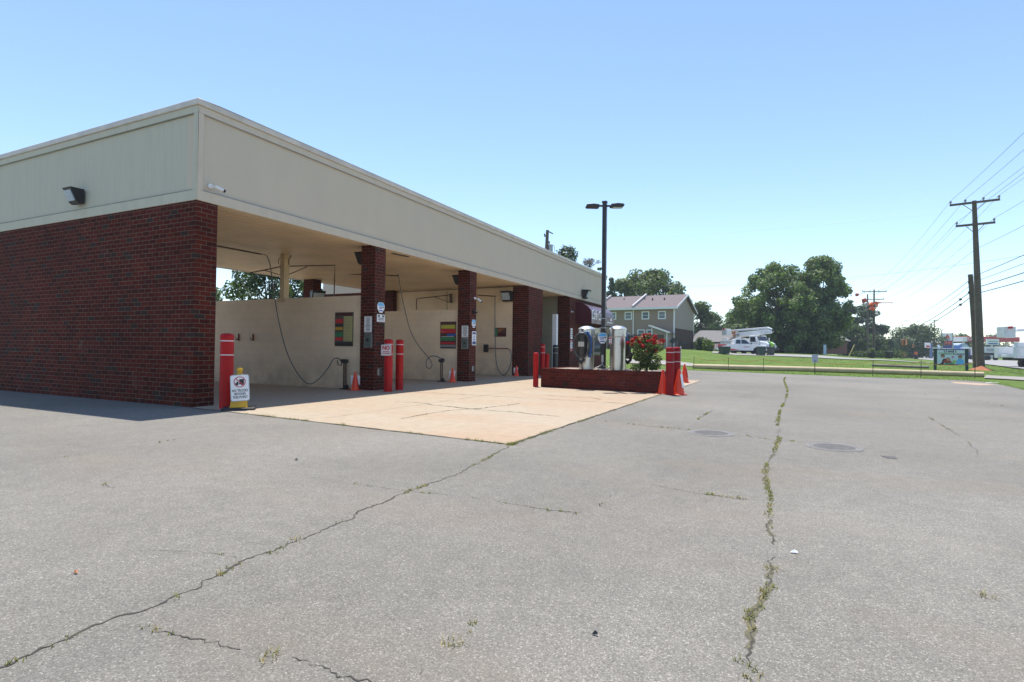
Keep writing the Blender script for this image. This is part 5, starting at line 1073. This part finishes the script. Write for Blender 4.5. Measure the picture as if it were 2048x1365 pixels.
p2=FL(48.2,49.3,-.1); bt2=dup(bt,loc=p2,rz=heading(1,-.03),scale=(1,1,1),label='white utility bucket truck cut by the right edge of the photo')
for o in list(kids(bt2)):
    if o.name.startswith(('green_cover','boom_cradle','hose_ring')): bpy.data.objects.remove(o)
# bins
def bin_(px,D,label,mt,h=1.05,w=.62):
    g=gnd(px,D,-.02); t=thing('wheelie_bin',label,'bin',g,YAW+.2,'wheeled rubbish bins')
    b=w/2; MB().add([(-b*.8,-b*.8,.04),(b*.8,-b*.8,.04),(b*.8,b*.8,.04),(-b*.8,b*.8,.04),(-b,-b,h*.92),(b,-b,h*.92),(b,b,h*.92),(-b,b,h*.92)],[(3,2,1,0),(0,1,5,4),(1,2,6,5),(2,3,7,6),(3,0,4,7),(4,5,6,7)]).build('body',mt,t,bevel=.03)
    MB().prism([(-b*1.06,-b*1.08,h*.925),(-b*1.06,b*1.1,h*.925),(-b*1.06,b*.9,h),(-b*1.06,-b*.9,h*.97)],(b*2.12,0,0)).build('lid',mt,t,bevel=.02); 
    for s in (-1,1): MB().tube([(s*b*.75,b*.9,.11),(s*b*.95,b*.9,.11)],.11,10).build('wheel',tyre,t,True)
bin_(1449,60.5,'wide dark green bin hiding the rear wheel of the pickup',binm,.88,.95); bin_(1523,60,'dark green wheeled bin at the nose of the pickup',binm,.98,.72); bin_(1542,60.5,'charcoal green wheeled bin right of the other bins',M('charcoal bin',(.04,.055,.05),.5),.95,.6); bin_(1779,78,'black wheeled bin right of the distant utility pole',rubber,1.0,.75)
g=gnd(1744,76,-.03); t=thing('plant_barrel','dark round barrel planter at the foot of the distant pole','planter',g); MB().lathe([(.28,0),(.44,.35),(.46,.8),(.38,.85),(.001,.86)],16).build('barrel',rubber,t,True); leafcloud('leaves',leafA,t,[(0,0,1.1,.35)],300,.12,3)
g=gnd(1763,92,0); t=thing('low_wall','long low dark wall or hedge between the barrel and the bin','hedge',g,YAW); leafcloud('foliage',leafC,t,[(x*.7,0,.55,.75) for x in range(-6,6)],3500,.16,7)
# ================================================================== PAINTED SIGN
SD=32.2; a=gnd(1871,SD,-.03); b=gnd(1934.5,SD-.6,-.03); t=thing('painted_sign','colourful childrens centre sign on two dark green posts by the roadside','sign',a)
d=(b-a); W2=d.length; dx=d.normalized(); n_=dx.cross(Vector((0,0,1))); 
zt=at(1871,697.5,SD).z-a.z; zb=at(1871,730,SD).z-a.z
gp=M('dark green post paint',(.015,.04,.045),.5)
for q in (Vector((0,0,0)),d): MB().prism([q-dx*.06,q+dx*.06,q+dx*.06-n_*.12,q-dx*.06-n_*.12],(0,0,zt)).build('post',gp,t); MB().prism([q-dx*.10+Vector((0,0,zt)),q+dx*.10+Vector((0,0,zt)),q+dx*.10-n_*.16+Vector((0,0,zt)),q-dx*.10-n_*.16+Vector((0,0,zt))],(0,0,.05)).build('post_cap',signw,t)
def S_(u,v,dd=0): return dx*(u*W2)+Vector((0,0,zb+(zt-.03-zb)*v))+Vector((0,0,d.z*u))+n_*dd
def spp(pl,dd,nm,mt): MB().prism([S_(u,v,dd) for u,v in pl],n_*.004).build(nm,mt,t)
spp([(.04,.0),(.96,.0),(.96,1),(.04,1)],-.05,'panel_frame',gp); spp([(.06,.045),(.94,.045),(.94,.95),(.06,.95)],-.045,'panel',M('pale aqua panel',(.55,.68,.72),.5))
def ell(cx,cy,rx,ry,n=14): return [(cx+rx*math.cos(2*PI*k/n),cy+ry*math.sin(2*PI*k/n)) for k in range(n)]
skin=M('painted skin',(.45,.24,.16),.6); hair=M('painted dark hair',(.04,.02,.02),.6)
pink=M('pink print',(.55,.20,.36),.5)
for pl,nm,mt in (([(.10,.04),(.26,.04),(.34,.30),(.30,.42),(.24,.34),(.20,.12)],'dark_silhouette',hair),([(.24,.14),(.54,.14),(.46,.36),(.34,.44)],'red_clothing',M('painted red',(.35,.05,.05),.6)),(ell(.24,.56,.065,.11),'child_hair',hair),(ell(.235,.53,.045,.08),'child_face',skin),(ell(.42,.36,.06,.12),'second_face',skin),([(.66,.05),(.92,.05),(.90,.28),(.84,.40),(.74,.40),(.68,.28)],'blue_shirt',lblue),(ell(.79,.52,.065,.11),'boy_hair',hair),(ell(.79,.485,.045,.085),'boy_face',skin),([(.30,.06),(.62,.06),(.60,.13),(.32,.14)],'green_banner',green),(ell(.55,.5,.04,.06),'pink_emblem',pink),([(.54,.16),(.66,.16),(.64,.30),(.56,.28)],'green_patch',lime)):
    global_d=-.041+.0015*hash(nm)%7*0; spp(pl,-.040+.0025*(['dark_silhouette','red_clothing','child_hair','child_face','second_face','blue_shirt','boy_hair','boy_face','green_banner','pink_emblem','green_patch'].index(nm)),nm,mt)
upv=Vector((0,0,1))
text('U and I',.20,hair,t,S_(.47,.865,-.036),dx,upv,.002,bold=.006); text("Children's",.17,M('olive green lettering',(.16,.26,.05),.5),t,S_(.36,.71,-.036),dx,upv,.002,bold=.004); text('Center',.18,M('brown lettering',(.22,.08,.06),.5),t,S_(.76,.70,-.036),dx,upv,.002,bold=.004)
# ================================================================== FUEL STATION AND FAR ROADSIDE
g=gnd(1895,150,0); t=thing('price_sign','tall fuel price sign with a red triangle emblem and red price panel','sign',g,YAW); k=150/FPX
def zz(py,D=150,px=1895): return at(px,py,D).z-g.z
MB().box(-13*k,-.2,0,-10.6*k,.2,zz(667)).box(8.5*k,-.2,0,11*k,.2,zz(666)).build('post',galv,t); MB().box(-10.5*k,-.15,zz(681.5),8.4*k,.15,zz(667)).build('white_panel',signw,t); MB().box(-10.5*k,-.15,zz(697),8.4*k,.15,zz(681.6)).build('blue_panel',dblue,t)
MB().prism([(-6.6*k,-.18,zz(677)),(4.4*k,-.18,zz(677)),(-1.1*k,-.18,zz(668.8))],(0,.02,0)).build('red_triangle',red2,t); MB().prism([(-3.6*k,-.2,zz(677)),(1.4*k,-.2,zz(677)),(-1.1*k,-.2,zz(672.5))],(0,.015,0)).build('orange_triangle',orange,t); MB().box(-6.6*k,-.17,zz(679.7),4.8*k,-.155,zz(677.9)).build('emblem_lettering',dblue,t); MB().box(-7.8*k,-.17,zz(690),8*k,-.155,zz(683)).build('price_panel',red2,t)
text('3.19',.72,M('pale red digits',(.85,.35,.33),.5),t,(0,-.18,zz(686.4)),(1,0,0),(0,0,1),.005); MB().tube([(-11.5*k,0,zz(667)),(-11.5*k,0,zz(661)),(-8*k,0,zz(659.5))],.12,6).build('lamp_arm',galv,t,True)
g=gnd(1980,185,0); k=185/FPX; t=thing('fuel_canopy','red fuel station canopy with white CITGO lettering on pale columns','canopy',g,YAW)
def z2(py): return at(1980,py,185).z-g.z
MB().box(-44.5*k,0,z2(683.5),60*k,12,z2(674)).build('canopy_band',red2,t,bevel=.05); MB().box(-54*k,.1,z2(684),-44.6*k,12,z2(675)).build('canopy_end',signw,t)
for x in (-42,-15,15,45): MB().box(x*k-.25,2,0,x*k+.25,2.5,z2(684)).build('column',signw,t)
text('CITGO',1.45,signw,t,(-31*k,-.03,z2(678.6)),(1,0,0),(0,0,1),.01,bold=.02)
g=gnd(1986,150,0); k=150/FPX; t=thing('street_sign_board','white business sign board with blue print on two posts near the canopy','sign',g,YAW)
def z3(py): return at(1986,py,150).z-g.z
MB().box(-12.5*k,0,z3(690.5),12.5*k,.3,z3(678.5)).build('board',signw,t); MB().box(-9*k,-.02,z3(689.2),9.5*k,-.002,z3(686.6)).build('blue_print',blue,t); MB().box(-9*k,-.02,z3(684.5),10*k,-.002,z3(682.5)).build('green_print',M('sage print',(.3,.42,.38),.5),t); MB().box(-11*k,.05,0,-9.5*k,.25,z3(690.5)).box(9.5*k,.05,0,11*k,.25,z3(690.5)).build('post',rust,t)
g=gnd(1984,112,0); k=112/FPX; t=thing('box_trailer','long white trailer with dark lettering behind the tall utility pole','trailer',g,YAW-.06)
def z4(py): return at(1984,py,112).z-g.z
MB().box(-16*k,0,z4(706),16*k,2.4,z4(694.5)).build('box',M('pale aqua white paint',(.55,.62,.62),.45),t,bevel=.04); MB().box(-10*k,-.01,z4(703.5),5*k,-.001,z4(697.5)).build('lettering',M('faint grey print',(.33,.36,.36),.5),t); MB().box(-15*k,.2,z4(711),14*k,2.2,z4(706.2)).build('underframe',black,t)
for x in (-10,-6,8): wheel(t,x*k,.15,.45,.3)
g=gnd(1935,125,0); k=125/FPX; t=thing('blue_truck','dark blue box truck partly hidden behind the painted sign','truck',g,YAW)
MB().box(-2*k,0,.5,7*k,3,2.5).build('cab',dblue,t,bevel=.2); MB().box(7.2*k,.1,.5,13*k,3,2.7).build('white_body',signw,t,bevel=.05); MB().box(1*k,-.02,1.6,5*k,0,2.3).build('window',glass,t)
for x in (0,9): wheel(t,x*k,.1,.5,.3)
g=gnd(1925,160,0); k=160/FPX; t=thing('arched_shop','low shop with a pale blue arched roof and bright blue awning','building',g,YAW)
def z5(py): return at(1925,py,160).z-g.z
MB().box(-15*k,0,0,18*k,8,z5(696)).build('wall',M('pale blue grey wall',(.45,.52,.60),.6),t); MB().prism([(-5*k+11*k*math.cos(a)+6*k,-.2,z5(696)+ (z5(687)-z5(696))*math.sin(a)) for a in [PI*i/10 for i in range(11)]],(0,8,0)).build('arched_roof',M('pale blue roof',(.45,.58,.72),.5),t); MB().box(-21*k,-.6,z5(698),-4.2*k,-.1,z5(691)).build('blue_awning',sky_b,t)
g=gnd(1856,140,0); k=140/FPX; t=thing('small_shop_sign','small white and red sign on a blue post left of the painted sign','sign',g,YAW)
def z6(py): return at(1856,py,140).z-g.z
MB().box(-5.5*k,0,z6(696),5.5*k,.25,z6(686)).build('panel',signw,t,bevel=.05); MB().box(-3.5*k,-.02,z6(695),3.5*k,-.002,z6(691.5)).build('red_print',red2,t); MB().box(5.5*k,0,0,9*k,.3,z6(687)).build('post',M('steel blue post',(.10,.15,.32),.5),t)
# road work signs and signals
def rsign(px,D,pyt,pyb,mt,label,kind):
    g=gnd(px,D,0); t=thing('road_work_sign' if kind=='d' else 'traffic_barrel',label,'road sign' if kind=='d' else 'barrel',g,YAW); h=at(px,pyt,D).z-g.z; hb2=at(px,pyb,D).z-g.z
    if kind=='d':
        c=(h+hb2)/2; r_=(h-hb2)/2; MB().prism([(-r_,0,c),(0,0,c-r_),(r_,0,c),(0,0,c+r_)],(0,.05,0)).build('panel',mt,t); MB().box(-r_*.4,-.01,c-r_*.2,r_*.4,-.001,c+r_*.3).build('print',signw,t); MB().tube([(-.4,.1,0),(0,.1,h)],.04,5).tube([(.4,.1,0),(0,.1,h)],.04,5).build('stand',galv,t)
    else: MB().lathe([(.42,0),(.42,.12),(.30,.14),(.26,h*.6),(.001,h*.6)],14).build('base',rubber,t,True); MB().lathe([(.2,h*.6),(.22,h*.8),(.18,h),(.001,h)],12).build('body',mt,t,True)
rsign(1790,135,704.5,712.5,M('orange red sign',(.75,.09,.05),.5),'left orange road work diamond at the junction','d'); rsign(1808,128,704.5,715,M('orange red sign two',(.75,.07,.03),.5),'right orange road work diamond at the junction','d'); rsign(1832,100,704,719,orange,'orange traffic barrel with a black base by the road edge','b')
for px,py,D,lb,s in ((1807,685,110,'larger amber traffic signal hanging over the junction',1.05),(1827,692,130,'smaller amber traffic signal hanging over the junction',.7)):
    q=at(px,py,D); t=thing('traffic_signal',lb,'traffic signal',q,YAW,'hanging traffic signals'); MB().box(-.25*s,-.2*s,-.55*s,.25*s,.2*s,.55*s).build('housing',M('amber housing',(.45,.17,.05),.5),t,bevel=.05)
    for zq in (-.33,0,.33): MB().tube([(0,-.21*s,zq*s),(0,-.34*s,zq*s)],.13*s,10).build('lamp_hood',black,t,True)
    if s>1: MB().box(.30*s,-.2*s,-.5*s,.55*s,.2*s,.5*s).build('side_housing',M('amber housing two',(.75,.33,.12),.5),t,bevel=.05)
    MB().tube([(0,0,.55*s),(0,0,.55*s+1.1)],.04,5).build('hanger',galv,t)
wire(at(1690,667,118),at(2150,690,120),1.2,.04,'span wire carrying the two traffic signals','wires crossing the street'); wire(at(1640,681,110),at(1740,676,105),.3,.03,'short wire in front of the dark pines','wires crossing the street')
g=gnd(1812,98,0); t=thing('culvert','dark drain culvert mouth in the grass near the junction','culvert',g,YAW); MB().prism([(-1.3,0,0.02),(1.4,0,.1),(1.1,0,.28),(-.2,0,.22)],(0,.6,0)).build('mouth',black,t)
# yellow leaning guy guard and orange digger arm shape
a=at(1700,708,100); b=at(1709,690,100); t=thing('guy_guard','leaning yellow guy wire guard among the dark trees','guy guard',gnd(1698,100)); o=gnd(1698,100); MB().tube([o*0,b-o],.10,6).build('guard',M('pale yellow guard',(.50,.42,.16),.6),t,True)
g=gnd(1670,100,0)
for px,py,D,lb in ((1722,706,110,'white electrical cabinet left of the distant pole'),): 
    g=gnd(px,D,0); t=thing('utility_cabinet',lb,'cabinet',g,YAW); MB().box(-.4,0,0,.4,.5,.75).build('case',signw,t,bevel=.05); MB().box(-.42,-.02,.75,.42,.52,.8).build('lid',galv,t)
# small litter
for (px,py,s,mt,lb) in ((593,921,.022,black,'dark bit of litter below the concrete apron'),(1588,1107,.02,signw,'white flake of litter right of the long green crack'),(152,1148,.014,M('orange leaf',(.5,.17,.05),.7),'orange leaf on the asphalt at the far left'),(1984,766,.22,signw,'scrap of white litter on the dirt at the far lot edge'),(1190,1271,.012,black,'curled black scrap on the near asphalt')):
    q=onZ(px,py); t=thing('litter',lb,'litter',(q.x,q.y,.004)); MB().add([(-s,-s*.4,0),(s,-s*.5,.004),(s*.8,s*.4,.008),(-s*.7,s*.5,.003),(0,0,.016)],[(0,1,4),(1,2,4),(2,3,4),(3,0,4),(3,2,1,0)]).build('scrap',mt,t)
# red dirt spill at the far lot edge
polysheet('clay_stain',[onZ(1900,763.5,.003),onZ(1975,768,.003),onZ(1990,770,.003),onZ(1960,771,.003),onZ(1910,767,.003)],concmat('clay dusted concrete',(.40,.29,.21),(.45,.24,.13)))
# render settings
scn.render.engine='CYCLES'
scn.cycles.max_bounces=8; scn.cycles.diffuse_bounces=4; scn.cycles.transparent_max_bounces=4

# haze: one closed box of thin air round the whole scene
hz=bpy.data.materials.new('haze air'); hz.use_nodes=True; t_=hz.node_tree; t_.nodes.remove(t_.nodes['Principled BSDF'])
pv=t_.nodes.new('ShaderNodeVolumePrincipled'); pv.inputs['Color'].default_value=(.80,.88,1,1); pv.inputs['Density'].default_value=.00045; t_.links.new(pv.outputs[0],t_.nodes['Material Output'].inputs['Volume'])
hb0=MB().box(-620,-620,-1.2,620,620,30).build('haze',hz); tag(hb0,kind='stuff')
